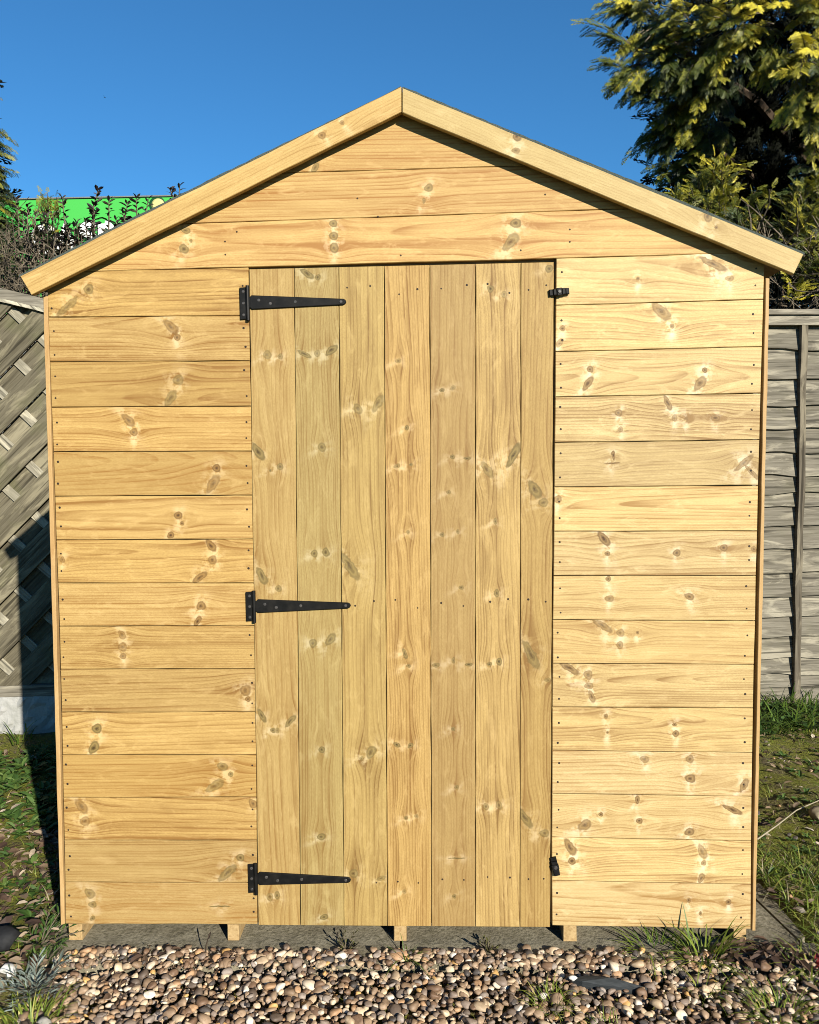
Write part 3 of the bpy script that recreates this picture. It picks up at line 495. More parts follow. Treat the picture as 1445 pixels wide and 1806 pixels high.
# hinges
for (a, b, c, d) in D['hinge']:
    h = empty('hinge', (0, 0, 0), parent=shed)
    hb = MB()
    xk = b[0]-.0045
    hb.prism([(a[0], a[1]-.001), (xk-.002, a[1]+.0), (xk-.002, b[1]+.001), (a[0], b[1])], -.0052, .0, .0012)
    hb.obj('hinge_plate', M_black, h)
    kb = MB().tube([(xk, -.0065, a[1]+.003), (xk, -.0065, b[1]-.003)], .0046, n=10); kb.obj('hinge_knuckle', M_black, h, smooth=False)
    x0, x1 = xk+.006, d[0]; zc0, zc1 = c[1], d[1]; w0, w1 = .0172, .0074
    pts = [(x0, zc0+w0*.8), (x0+.004, zc0+w0)]+[(x1-.007, zc1+w1*1.0), (x1-.002, zc1+w1*.62), (x1, zc1), (x1-.002, zc1-w1*.62), (x1-.007, zc1-w1)]+[(x0+.004, zc0-w0), (x0, zc0-w0*.8)]
    MB().prism(pts, -.0075, -.0026, .0013).box((xk-.001, -.0072, zc0-w0*.75), (x0+.002, -.0032, zc0+w0*.75)).obj('hinge_strap', M_black, h)
    for fx, fz in ((.09, .28), (.21, -.25), (.47, .02), (.945, 0)):
        px = x0+(x1-x0)*fx; ww = w0+(w1-w0)*fx
        MB().disc(px, -.0074, zc0+(zc1-zc0)*fx+ww*fz, .0042, .0012, 10).obj('screw', M_screw, h)
    for fz in (.14, .5, .86):
        MB().disc((a[0]+xk)/2-.001, -.0051, a[1]+(b[1]-a[1])*fz, .0040, .0012, 10).obj('screw', M_screw, h)
# turn buttons
for k, (p, an) in enumerate(zip(D['latch'], (5, -77))):
    L = empty('turn_button', (p[0], 0, p[1]), parent=shed); L.rotation_euler = (0, -rad(an), 0)
    b = MB(); y0 = -.0135 if k == 0 else -.012
    for x0, x1, w, yy in ((-.0245, -.0150, .0078, y0+.003), (-.0150, -.0065, .0078, y0), (-.0065, .0065, .0092, y0-.001), (.0065, .0155, .0078, y0), (.0155, .0245, .0075, y0+.003)):
        b.prism([(x0, -w), (x1-.0003, -w), (x1-.0003, w), (x0, w)], yy, yy+.007, .0016)
    b.box((-.006, -.006, -.006), (.006, .0, .006)); b.obj('turn_button_body', M_black, L)
    MB().disc(0, y0-.001, 0, .0052, .0022, 12).obj('screw', M_screw, L)

# ------------------------------------------------------------------ fences (one line behind the shed)
FA = math.atan(.0955)
def greywood(name, c1, c2, axis, seed, moss=.0):
    m, t = mat(name); v = t.coord(); x, y, z = t.sep(v)[:3]
    oi = t.new('ShaderNodeObjectInfo').outputs['Random']
    u, w = {'x': (x, z), 'z': (z, x)}.get(axis, (None, None))
    if axis == 'd':
        u = t.m('MULTIPLY', t.m('ADD', x, z), .7071); w = t.m('MULTIPLY', t.m('SUBTRACT', z, x), .7071)
    if axis == 'e':
        w = t.m('MULTIPLY', t.m('ADD', x, z), .7071); u = t.m('MULTIPLY', t.m('SUBTRACT', z, x), .7071)
    of = t.m('MULTIPLY', oi, 37.)
    vec = t.xyz(t.m('ADD', t.m('MULTIPLY', u, 5.), of), t.m('MULTIPLY', w, 110.), of)
    g1 = t.noise(vec, 1, 5, .65, .4); g2 = t.noise(t.xyz(t.m('ADD', t.m('MULTIPLY', u, 3.), of), t.m('MULTIPLY', w, 14.), of), 1, 5, .65, 1.2)
    c = t.mix(t.rng(g1, .34, .66), c1, c2)
    c = t.mix(t.rng(g2, .5, .62), c, t.mix(1., c2, (1.5, 1.5, 1.45), 'MULTIPLY'))
    c = t.mix(t.m('MULTIPLY', t.rng(t.noise(vec, .55, 3, .5), .56, .66), .8), c, tuple(k*.35 for k in c1))
    c = t.mix(t.m('MULTIPLY', t.rng(t.noise(v, 5, 4, .6), .52, .7), moss), c, (.085, .095, .035))
    c = t.mix(t.m('MULTIPLY', oi, .55), c, t.mix(1., c, (.58, .57, .55), 'MULTIPLY'))
    t.bsdf(c, rough=.88, spec=.15, bump=t.m('ADD', g1, g2), bstr=.5, bdist=.004); return m
G1, G2 = (.115, .105, .085), (.20, .185, .155)
MGd = greywood('weathered_diagonal_slat', (0.0585, 0.0503, 0.0330), (0.1162, 0.1035, 0.0735), 'd', 0, .35)
MGe = greywood('pale_weathered_cross_slat', (0.1500, 0.1387, 0.1050), (0.2475, 0.2288, 0.1837), 'e', 1, .1)
MGx = greywood('weathered_board', (0.0743, 0.0670, 0.0515), (0.1529, 0.1401, 0.1142), 'x', 2, .15)
MGz = greywood('weathered_batten', (0.0525, 0.0435, 0.0315), (0.1013, 0.0885, 0.0675), 'z', 3)
MGr = greywood('weathered_rail', (0.0990, 0.0891, 0.0707), (0.1733, 0.1584, 0.1294), 'x', 4)
def diag_panel(x0, x1, label, detail=True):
    f = empty('woven_fence_panel', (0, 1.87, 0), FA); tag(f, label, 'fence', 'fence panels along the garden edge')
    top = lambda x: 2.122-.17*(x-(x0+x1)/2-.0)**2
    if detail: top = lambda x: 2.122-.17*(x+2.51)**2
    n = 14; xs = [x0+(x1-x0)*k/n for k in range(n+1)]
    outl = [(x0, .19), (x1, .19)]+[(x, top(x)-.03) for x in xs[::-1]]
    s2 = math.sqrt(.5); px0 = -1.96
    # dark lines (lower edges of the wide slats) pass x=px0 at these heights, 0.252 m apart
    for k in range(-12, 12):
        zb = 1.848+.252*k
        # wide front slat
        band = lambda lo, hi: [(x0-2, zb+lo+(x0-2-px0)), (x1+2, zb+lo+(x1+2-px0)), (x1+2, zb+hi+(x1+2-px0)), (x0-2, zb+hi+(x0-2-px0))]
        P = clip(band(0, .141), outl)
        if P: MB().prism([tuple(p) for p in P], -.012, -.002, .0014).obj('slat', MGd, f)
        P = clip(band(-.118, .008), outl)
        if P: MB().prism([tuple(p) for p in P], .018, .026, .001).obj('slat', MGd, f)
        # short cross slats showing in the recess
        for j in range(-14, 18):
            cx_ = px0+.03+.109*j-(.126*k) % .109
            cz_ = zb-.056+(cx_-px0)
            R = [(cx_-.085-.012, cz_+.085-.012), (cx_-.085+.016, cz_+.085+.016), (cx_+.085+.016, cz_-.085+.016), (cx_+.085-.012, cz_-.085-.012)]
            if not (x0+.02 < cx_ < x1-.02 and .24 < cz_ < top(cx_)-.06): continue
            P = clip(R, outl)
            if P: MB().prism([tuple(p) for p in P], .0075, .0165, .001).obj('cross_slat', MGe, f)
    # domed top rail, two laths
    tb = MB()
    for k in range(n):
        a, b = xs[k], xs[k+1]
        tb.prism([(a, top(a)-.048), (b, top(b)-.048), (b, top(b)-.002), (a, top(a)-.002)], -.022, .035, 0)
    tb.obj('top_rail', MGr, f)
    tb = MB()
    for k in range(n):
        a, b = xs[k], xs[k+1]
        tb.prism([(a, top(a)-.064), (b, top(b)-.064), (b, top(b)-.049), (a, top(a)-.049)], -.028, .0, 0)
    tb.obj('edge_bead', MGe, f)
    MB().box((x0, -.02, .172), (x1, .03, .222)).obj('bottom_rail', MGr, f)
    for xx in (x0+.02, x1-.02): MB().box((xx-.02, -.018, .222), (xx+.02, .032, top(xx)-.05)).obj('side_rail', MGz, f)
    # white rock-faced gravel board
    nxx, nz = 60, 6; V = []
    r3 = np.random.default_rng(7)
    for a in range(nxx+1):
        for b in range(nz+1):
            e = 0 if (b in (0, nz) or a in (0, nxx)) else r3.uniform(-.012, .010)
            V.append((x0+(x1-x0)*a/nxx, -.018+e, -.02+.19*b/nz))
    F = [(a*(nz+1)+b, (a+1)*(nz+1)+b, (a+1)*(nz+1)+b+1, a*(nz+1)+b+1) for a in range(nxx) for b in range(nz)]
    g_ = MB().add(V, F).box((x0, -.0175, -.02), (x1, .025, .1695)); g_.obj('gravel_board', M_white, f)
    return f
diag_panel(-3.28, -1.47, 'grey weathered woven diagonal-slat fence panel above a white gravel board, left of shed')
diag_panel(-1.36, .45, 'grey woven diagonal-slat fence panel hidden straight behind the shed', False)
BZ = [1.885, 1.767, 1.618, 1.491, 1.379, 1.266, 1.153, 1.066, 1.0, .913, .792, .664, .555, .447, .345, .243, .154, .092, .03]
def lap_panel(x0, x1, bx, label, seed):
    f = empty('lap_fence_panel', (0, 1.87, 0), FA); tag(f, label, 'fence', 'fence panels along the garden edge')
    r = random.Random(seed)
    for k in range(len(BZ)-1):
        zt, zb = BZ[k]+.03, BZ[k+1]; n = 40; V = []; ph = [r.uniform(0, 6) for _ in range(4)]
        e = r.uniform(.2, 1.)
        for i_ in range(n+1):
            x_ = x0+(x1-x0)*i_/n
            wv = .006*math.sin(3.1*x_+ph[0])+e*.006*math.sin(9*x_+ph[1])+e*.004*math.sin(23*x_+ph[2])+r.uniform(-.001, .001)
            zz = zb+wv
            V += [(x_, .013, zt), (x_, -.007, zz+.002), (x_, -.004, zz), (x_, .010, zz+.001)]
        F = []
        for i_ in range(n):
            for j in range(3): F.append((i_*4+j+1, i_*4+4+j+1, i_*4+4+j, i_*4+j))
        link('board', mesh_pd('board', V, F), MGx, f)
    MB().box((x0, -.030, 1.885), (x1, .03, 1.930)).obj('top_rail', MGr, f)
    MB().prism([(x0, 1.932), (x1, 1.932), (x1, 1.958), (x0, 1.958)], -.045, .05, .003).obj('capping', MGr, f)
    for b_, (t_, bt) in enumerate(bx):
        V = []; n = 30
        for i_ in range(n+1):
            z_ = .005+(1.884-.005)*i_/n; xc = bt+(t_-bt)*i_/n+.0025*math.sin(z_*7+b_)+.0015*math.sin(z_*19)
            w_ = .0155+.001*math.sin(z_*11+1)
            V += [(xc-w_, .0, z_), (xc-w_, -.026, z_), (xc+w_, -.026, z_), (xc+w_, .0, z_)]
        F = []
        for i_ in range(n):
            for j in range(3): F.append((i_*4+j, i_*4+j+1, i_*4+4+j+1, i_*4+4+j))
        link('batten', mesh_pd('batten', V, F), MGz, f)
    MB().box((x0, .015, .0), (x1, .03, 1.88)).obj('backing_rail', MGz, f)
    MB().box((x0, -.012, -.03), (x1, .014, .026)).obj('gravel_board', MGr, f)
    return f
s_ = 1/math.cos(FA)
lap_panel(.54, 2.37, ((1.900*s_, 1.885*s_), (.57, .57), (1.23, 1.23), (2.34, 2.34)), 'grey waney lap board fence panel with a crooked batten, right of shed', 5)
diag_panel(-5.20, -3.39, 'grey woven diagonal-slat fence panel beyond the left border', False)
lap_panel(2.46, 4.29, ((2.5, 2.5), (3.1, 3.1), (3.7, 3.7), (4.25, 4.25)), 'grey waney lap board fence panel beyond the right border', 8)
for xx in (-1.415, .495, 2.415):
    a = Matrix.Rotation(FA, 4, 'Z') @ Vector((xx, .0, 0))
    p = empty('fence_post', (a.x, 1.87+a.y, 0), FA)
    tag(p, {-1.415: 'concrete fence post beside the woven fence panel, behind shed', .495: 'concrete fence post in the middle behind the shed', 2.415: 'concrete fence post past the right end of the lap fence'}[xx], 'fence post', 'posts of the back fence')
    MB().prism([(-.05, -.1), (.05, -.1), (.05, 2.0), (.03, 2.03), (-.03, 2.03), (-.05, 2.0)], -.05, .05, .006).obj('post', M_post, p)

# ------------------------------------------------------------------ store building with a green sign, far behind
bld = tag(empty('store_building', (0, 0, 0)), 'store building far behind with a bright green sign band and white letters', 'building')
MB().box((-16, 15.2, -.1), (-.5, 26, 5.2)).obj('wall', M_render, bld)
fs = MB().box((-16.1, 15.0, 4.4), (-.4, 15.19, 6.78)).box((-16.1, 15.2, 5.21), (-.4, 26.1, 6.77)).obj('sign_band', M_green, bld)
MB().box((-16.15, 14.97, 6.785), (-.35, 26.2, 6.81)).obj('parapet_cap', M_render, bld)
PX = .01178
def sx(px): return -8.74+px*PX
def sz(py): return 6.79-(py-352)*PX
def stroke(pts, w):
    P = [Vector((sx(a), sz(b))) for a, b in pts]; n = len(P); V = []
    for k in range(n):
        d = (P[min(k+1, n-1)]-P[max(k-1, 0)]).normalized(); nn = Vector((-d.y, d.x))*w*PX/2
        V += [(P[k].x+nn.x, P[k].y+nn.y), (P[k].x-nn.x, P[k].y-nn.y)]
    m2 = len(V); VV = [(a, 0, b) for a, b in V]+[(a, .06, b) for a, b in V]
    F = []
    for k in range(n-1):
        F += [(2*k, 2*k+1, 2*k+3, 2*k+2), (m2+2*k, m2+2*k+2, m2+2*k+3, m2+2*k+1), (2*k, 2*k+2, m2+2*k+2, m2+2*k), (2*k+1, m2+2*k+1, m2+2*k+3, 2*k+3)]
    F += [(0, m2, m2+1, 1), (2*n-2, 2*n-1, m2+2*n-1, m2+2*n-2)]
    return VV, F
def arc(cx_, cy_, rx, ry, a0, a1, n=18): return [(cx_+rx*math.cos(rad(a0+(a1-a0)*k/n)), cy_-ry*math.sin(rad(a0+(a1-a0)*k/n))) for k in range(n+1)]
letters = [[(arc(79, 424, 20, 22, -180, 180), 11)],
           [([(100, 450), (116, 398), (133, 450)], 13), ([(106, 434), (126, 434)], 9)],
           [(arc(158, 408, 12, 9, 30, 270), 11), (arc(158, 430, 13, 12, 90, -150), 11)],
           [([(180, 398), (180, 450)], 12), (arc(186, 424, 16, 25, 90, -90), 12)]]
for L in letters:
    for off, mm, gro, nm in ((-.03, M_letter, 0, 'letter'), (-.012, M_lgreen, 5, 'letter_shadow')):  # wider dark green copy behind each letter puts in its shadow outline
        b = MB()
        for j, (pts, w) in enumerate(L):
            V, F = stroke(pts, w+gro); b.add([(x_, 14.97+off*1.5+y_+.002*j, z_) for x_, y_, z_ in V], F)
        if nm == 'letter': lo_ = b.obj(nm, mm, bld)
        else: b.obj(nm, mm, lo_)
b = MB().disc(sx(279), 14.985, sz(367), 11.5*PX, .04, 28); lo_ = b.obj('sign_disc', M_yellow, bld)
MB().disc(sx(277.5), 14.995, sz(366), 14.5*PX, .01, 28).obj('disc_shadow', M_lgreen, lo_)  # dark green ring modelled behind the disc as its shadow
# a speck of a bird high in the sky
bird = MB().add([(-.09, 0, 0), (0, -.03, .012), (.10, .02, .02), (0, .05, .01), (0, 0, -.012), (-.01, -.22, .05), (.03, -.2, .05), (.0, .24, .06), (.04, .22, .06)], [(0, 1, 4), (1, 2, 4), (0, 4, 3), (4, 2, 3), (0, 1, 3), (1, 2, 3), (1, 5, 6), (3, 8, 7)]).obj('bird', M_rock, None, (-23.8, 60, 28.75))
tag(bird, 'tiny dark bird gliding high in the empty blue sky', 'bird')

# ------------------------------------------------------------------ foliage templates
def quadleaf(a, b, w, up=0.):
    a, b = np.array(a, float), np.array(b, float); d = b-a; n = np.array([-d[1], d[0], 0]); n = n/np.linalg.norm(n)*w/2
    mid = a+d*.5+np.array([0, 0, up]); return [a, mid+n, b, mid-n]
def spray_template(rs2):
    """flat fern-like conifer spray, 1 long, tip along +x"""
    V = []; droop = lambda x: -.26*x*x
    def add(a, b, w):
        a = (a[0], a[1], droop(a[0])); b = (b[0], b[1], droop(b[0])-.02)
        V.extend(quadleaf(a, b, w, rs2.uniform(-.01, .015)))
    add((0, 0), (.6, 0), .035); add((.5, 0), (1.0, rs2.uniform(-.03, .03)), .06)
    for k in range(7):
        t_ = .08+.125*k+rs2.uniform(-.015, .015)
        for s in (-1, 1):
            if rs2.random() < .08: continue
            L = (.34*(1-t_)**.75+.06)*rs2.uniform(.75, 1.2); an = s*rad(rs2.uniform(34, 50))
            e = (t_+L*math.cos(an), L*math.sin(an)); add((t_, 0), e, .05)
            for q in (.55,):
                for s2 in (-1, 1):
                    l2 = L*.50*rs2.uniform(.7, 1.2)*(1.15-q*.6); a2 = an+s2*rad(rs2.uniform(32, 48))
                    p = (t_+L*q*math.cos(an), L*q*math.sin(an)); add(p, (p[0]+l2*math.cos(a2), p[1]+l2*math.sin(a2)), .05)
    return np.array(V)
rs2 = random.Random(3)
SPR = [spray_template(rs2) for _ in range(6)]
def frame(d, up):
    d = d/np.linalg.norm(d); u = up-d*np.dot(up, d); nu_ = np.linalg.norm(u); u = u/nu_ if nu_ > 1e-6 else np.array([0, 0, 1.])
    return np.stack([d, np.cross(u, d), u], 1)
class Foliage:
    def __init__(s): s.items = {}
    def add(s, key, pos, d, up, size, rnd):
        s.items.setdefault(key, []).append((pos, frame(np.asarray(d, float), np.asarray(up, float))*size, rnd))
    def build(s, name, T, Fq, material, parent, kind=None):
        Vs, Fs, Rs, n0 = [], [], [], 0
        for k, L in s.items.items():
            V, F = batch(T[k], Fq[k], [q[1] for q in L], [q[0] for q in L])
            Vs.append(V); Fs.append(F+n0); n0 += len(V); Rs.append(np.repeat([q[2] for q in L], len(T[k])))
        o = link(name, mesh_np(name, np.concatenate(Vs), np.concatenate(Fs), False, np.concatenate(Rs)), material, parent)
        if kind: tag(o, kind=kind)
        return o
FQ = [np.arange(len(T)).reshape(-1, 4) for T in SPR]
def branchlet(fo, wood_, p0, d, L, nsp, size, rnd, rg):
    """a drooping shoot with sprays left and right"""
    p0 = np.asarray(p0, float); d = np.asarray(d, float); d = d/np.linalg.norm(d)
    pts = []; p = p0.copy(); dd = d.copy()
    for k in range(6):
        pts.append(p.copy()); dd = dd+np.array([0, 0, -.10]); dd /= np.linalg.norm(dd); p = p+dd*L/5
    side = np.cross(d, [0, 0, 1.]); side /= (np.linalg.norm(side)+1e-9)
    tilt = rg.uniform(-.6, .6)
    for k in range(nsp):
        f = .15+.85*k/max(1, nsp-1); q = f*5; i_ = min(4, int(q)); pp = pts[i_]+(pts[i_+1]-pts[i_])*(q-i_) if i_ < 5 else pts[5]
        ax = pts[min(5, i_+1)]-pts[i_]; ax = ax/(np.linalg.norm(ax)+1e-9)
        s_ = (-1)**k if k < nsp-1 else 0
        dir_ = ax*rg.uniform(.75, 1.1)+side*s_*rg.uniform(.5, .9)+np.array([0, 0, tilt*s_*.5-.12])
        up = np.array([rg.uniform(-.3, .8), -rg.uniform(.1, 1.4), rg.uniform(.3, 1.)])
        fo.add(int(rg.integers(6)), pp, dir_, up, size*rg.uniform(.7, 1.15)*(1.15-.4*f), np.clip(rnd+rg.uniform(-.18, .18), 0, 1))
    wood_.tube(pts, .004, .0015, n=3, cap=False)
M_cyp = leafmat('golden_cypress_foliage', [(0, (.010, .018, .005)), (.3, (.034, .050, .009)), (.55, (.105, .112, .013)), (.8, (.24, .215, .020)), (1, (.43, .37, .035))], rough=.5, trans=.12)
M_cyd = leafmat('shade_darkened_inner_foliage', [(0, (0.0028, 0.0035, 0.0021)), (.6, (0.0056, 0.0070, 0.0028)), (1, (0.0112, 0.0126, 0.0042))], rough=.8, spec=.1)  # dead inner foliage, its colour blackened further for the shade inside the crown
def conifer(name, label, loc, height, r_trunk, blobs, tips, inner, base_rnd, seed, size, limbs):
    root = tag(empty(name, loc), label, 'tree'); rg = np.random.default_rng(seed); o0 = np.array(loc, float)
    tb = MB().tube([(0, 0, -.1), (.03, .02, height*.35), (-.02, .0, height*.7), (0, 0, height)], r_trunk, .02, n=9); tb.obj('trunk', M_bark, root, smooth=True)
    fo, di, wd = Foliage(), Foliage(), MB()
    for (x, y, z, r, n) in blobs:
        c = np.array([x, y, z])-o0
        out = np.array([c[0], c[1], 0]); out = out/(np.linalg.norm(out)+1e-9)
        for _ in range(n):
            dv_ = rg.normal(size=3); dv_ /= np.linalg.norm(dv_); p = c+dv_*r*rg.uniform(.2, 1.)**.6
            d = out*rg.uniform(.5, 1.2)+dv_*.7+np.array([0, -.25, -.35])
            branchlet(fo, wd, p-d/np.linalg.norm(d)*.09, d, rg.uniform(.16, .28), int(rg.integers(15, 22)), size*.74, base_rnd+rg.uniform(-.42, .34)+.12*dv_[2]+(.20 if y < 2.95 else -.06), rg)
    for a, b, y in [(q[0], q[1], 0) for q in tips]:
        a = np.array(a)-o0; b = np.array(b)-o0; L = np.linalg.norm(b-a)
        for k in range(3):
            branchlet(fo, wd, a+rg.normal(size=3)*.02, (b-a)+np.array([0, 0, L*.25])+rg.normal(size=3)*.02*(k > 0), L*(1.02 if k == 0 else .75), 13 if L > .2 else 9, size*1.15, base_rnd+rg.uniform(-.3, .05), rg)
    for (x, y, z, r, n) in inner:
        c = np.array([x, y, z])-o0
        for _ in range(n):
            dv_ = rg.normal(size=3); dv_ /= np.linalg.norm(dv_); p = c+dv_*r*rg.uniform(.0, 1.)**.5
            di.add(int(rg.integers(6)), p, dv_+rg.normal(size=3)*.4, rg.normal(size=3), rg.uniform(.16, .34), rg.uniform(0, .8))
    for a, b, r in limbs:
        a = np.array(a, float)-o0; b = np.array(b, float)-o0; mid = (a+b)/2+np.array([0, 0, .12])
        wd2 = MB().tube([a, mid, b], r, r*.3, n=6); wd2.obj('limb', M_bark, root)
    if wd.v: tag(wd.obj('twigs', M_twig, root), kind='stuff')
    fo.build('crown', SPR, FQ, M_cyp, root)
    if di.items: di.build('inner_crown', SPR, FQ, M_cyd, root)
    return root
TB = [(1.467, 3.2, 3.929, 0.2, 26), (1.328, 3.2, 4.017, 0.12, 12), (1.615, 3.0, 3.691, 0.24, 34), (1.441, 3.1, 3.661, 0.15, 16), (1.844, 2.9, 3.747, 0.25, 34), (2.094, 2.8, 3.721, 0.25, 30), (2.3, 2.8, 3.746, 0.2, 18), (1.749, 3.1, 3.504, 0.17, 22), (1.608, 3.2, 3.501, 0.14, 16), (1.717, 3.3, 3.368, 0.16, 20), (1.632, 3.4, 3.34, 0.09, 9), (1.869, 3.3, 3.347, 0.13, 14), (1.822, 3.4, 3.157, 0.13, 16), (1.88, 3.0, 3.6, 0.14, 14), (2.215, 2.6, 3.269, 0.18, 20), (2.196, 2.7, 3.452, 0.14, 14), (2.279, 2.7, 3.127, 0.12, 12), (2.419, 3.1, 2.986, 0.12, 8), (1.792, 3.5, 3.066, 0.1, 9), (2.6, 2.7, 3.5, 0.3, 30), (2.9, 2.9, 3.2, 0.35, 30), (2.6, 2.8, 4.2, 0.4, 40), (2.0, 2.9, 4.3, 0.35, 40), (3.2, 3.0, 3.8, 0.4, 30), (2.4, 3.2, 4.9, 0.4, 30), (3.4, 3.6, 4.6, 0.4, 20), (3.0, 3.6, 5.4, 0.4, 20), (3.3, 3.2, 2.8, 0.35, 20)]
TT = [((1.339, 3.1, 3.707), (1.059, 3.1, 3.861)), ((1.356, 3.1, 3.647), (1.175, 3.1, 3.517)), ((1.288, 3.1, 3.615), (1.151, 3.1, 3.658)), ((1.603, 3.3, 3.336), (1.383, 3.3, 3.232)), ((1.573, 3.2, 3.485), (1.371, 3.2, 3.489)), ((1.76, 3.4, 3.105), (1.579, 3.4, 3.109)), ((1.432, 3.2, 3.998), (1.196, 3.2, 4.024)), ((1.541, 3.15, 3.632), (1.311, 3.15, 3.452))]
TI = [(2.317, 4.1, 4.019, 0.5, 260), (2.487, 4.1, 3.415, 0.5, 300), (2.766, 4.0, 3.452, 0.5, 200), (2.112, 4.1, 4.302, 0.4, 160), (2.798, 4.0, 4.001, 0.5, 200), (2.634, 3.6, 2.785, 0.4, 240), (2.218, 3.8, 2.966, 0.35, 220), (2.635, 4.1, 4.447, 0.5, 160), (2.25, 4.1, 3.621, 0.25, 120), (3.2, 4.1, 3.2, 0.6, 160), (3.2, 4.1, 4.6, 0.6, 160), (2.9, 4.1, 5.4, 0.4, 80), (2.2, 3.9, 2.5, 0.35, 150), (2.75, 3.7, 2.4, 0.4, 150), (1.95, 3.8, 3.3, 0.22, 70)]
conifer('cypress_tree', 'tall golden cypress tree with drooping sprays, above the right side of the shed roof', (3.05, 4.1, 0), 6.4, .16, TB, TT, TI, .54, 21, .118,
        [((3.0, 4.1, 2.6), (1.9, 3.3, 3.2), .045), ((3.0, 4.1, 3.2), (1.6, 3.2, 3.8), .05), ((3.0, 4.1, 3.0), (2.3, 3.0, 3.1), .04), ((3.0, 4.1, 2.2), (2.3, 3.2, 2.6), .04)])
# cypress at the left border of the frame
rgx = np.random.default_rng(5)
LB = []
for k in range(18):
    z = 2.55+k*.075; rr_ = .52*(1-(z-2.4)/2.6)
    for j in range(4):
        an = rgx.uniform(-2.2, .9); LB.append((-3.285+rr_*math.cos(an)*.9, 3.6+rr_*math.sin(an), z, .10, 8))
LI = [(-3.30, 3.6, 2.4+.25*k, .36-.03*k, 130) for k in range(7)]
conifer('cypress_tree', 'narrow olive green cypress tree at the left border of the view, behind the woven fence', (-3.3, 3.6, 0), 4.3, .07, LB, [], LI, .36, 9, .10, [])

# sprouting cypress hedge behind the lap fence
hd = tag(empty('cypress_hedge', (1.9, 2.6, 0)), 'untidy cypress hedge with bare twigs and green shoots, just above the lap fence', 'hedge')
fo, wd, rg = Foliage(), MB(), np.random.default_rng(31); o0 = np.array([1.9, 2.6, 0])
HB = [(1.713, 2.7, 2.80, .05, 6), (1.70, 2.7, 2.72, .06, 7), (1.72, 2.7, 2.62, .07, 8), (1.559, 2.7, 2.70, .07, 7), (1.56, 2.7, 2.60, .09, 9), (1.46, 2.7, 2.62, .06, 5), (1.40, 2.7, 2.56, .06, 5), (1.62, 2.7, 2.52, .1, 10), (1.76, 2.7, 2.48, .1, 10), (1.88, 2.7, 2.60, .06, 5), (1.86, 2.65, 2.44, .07, 7),
      (2.10, 2.55, 2.58, .07, 9), (2.2, 2.5, 2.60, .08, 9), (2.06, 2.5, 2.46, .06, 8), (2.16, 2.5, 2.46, .08, 10), (2.05, 2.5, 2.34, .06, 7), (2.17, 2.45, 2.32, .08, 9), (2.0, 2.5, 2.22, .05, 4), (2.13, 2.4, 2.18, .06, 6), (1.98, 2.4, 2.08, .05, 5), (2.2, 2.4, 2.1, .06, 5), (2.4, 2.5, 2.4, .15, 14), (2.5, 2.6, 2.2, .15, 10)]
for (x, y, z, r, n) in HB:
    c = np.array([x, y, z])-o0
    for _ in range(n):
        dv_ = rg.normal(size=3); dv_ /= np.linalg.norm(dv_); p = c+dv_*r
        d = np.array([rg.uniform(-.4, .4), rg.uniform(-.6, .1), rg.uniform(.3, 1.1)])
        branchlet(fo, wd, p, d, rg.uniform(.09, .17), int(rg.integers(5, 8)), .095, .52+rg.uniform(-.3, .35), rg)
def twigs(mb, n, lo, hi, L, r, rg, o0, wild=.55, up=.2):
    for _ in range(n):
        p = np.array([rg.uniform(lo[k], hi[k]) for k in range(3)])-o0; d = rg.normal(size=3); d[2] = abs(d[2])*.6+up; d /= np.linalg.norm(d); pts = [p]
        m_ = int(rg.integers(3, 7)); l = L*rg.uniform(.5, 1.3)
        for k in range(m_):
            d = d+rg.normal(size=3)*wild*.6; d /= np.linalg.norm(d); pts.append(pts[-1]+d*l/m_)
        rr_ = r*rg.uniform(.5, 1.3); mb.tube(pts, rr_, rr_*.45, n=3, cap=False)
twigs(wd, 150, (1.35, 2.35, 2.0), (2.4, 2.75, 2.42), .22, .0038, rg, o0)
twigs(wd, 130, (1.70, 2.30, 1.95), (2.3, 2.5, 2.35), .30, .0055, rg, o0)
tag(wd.obj('twigs', M_twig, hd), kind='stuff')
fo.build('shoots', SPR, FQ, M_cyp, hd)
for k in range(7):
    x_ = 1.35+.17*k; MB().tube([(x_-1.9, .1, -.1), (x_-1.86, .06, 1.2), (x_-1.93+.05*(k % 3), .05, 2.3)], .018, .008, n=5).obj('stem', M_bark, hd)
fi_ = Foliage()
for _ in range(900):
    fi_.add(int(rg.integers(6)), np.array([rg.uniform(-.65, .8), rg.uniform(.12, .5), rg.uniform(1.6, 2.58)]), rg.normal(size=3), rg.normal(size=3), rg.uniform(.12, .26), rg.uniform(0, .7))
fi_.build('inner_foliage', SPR, FQ, M_cyd, hd)

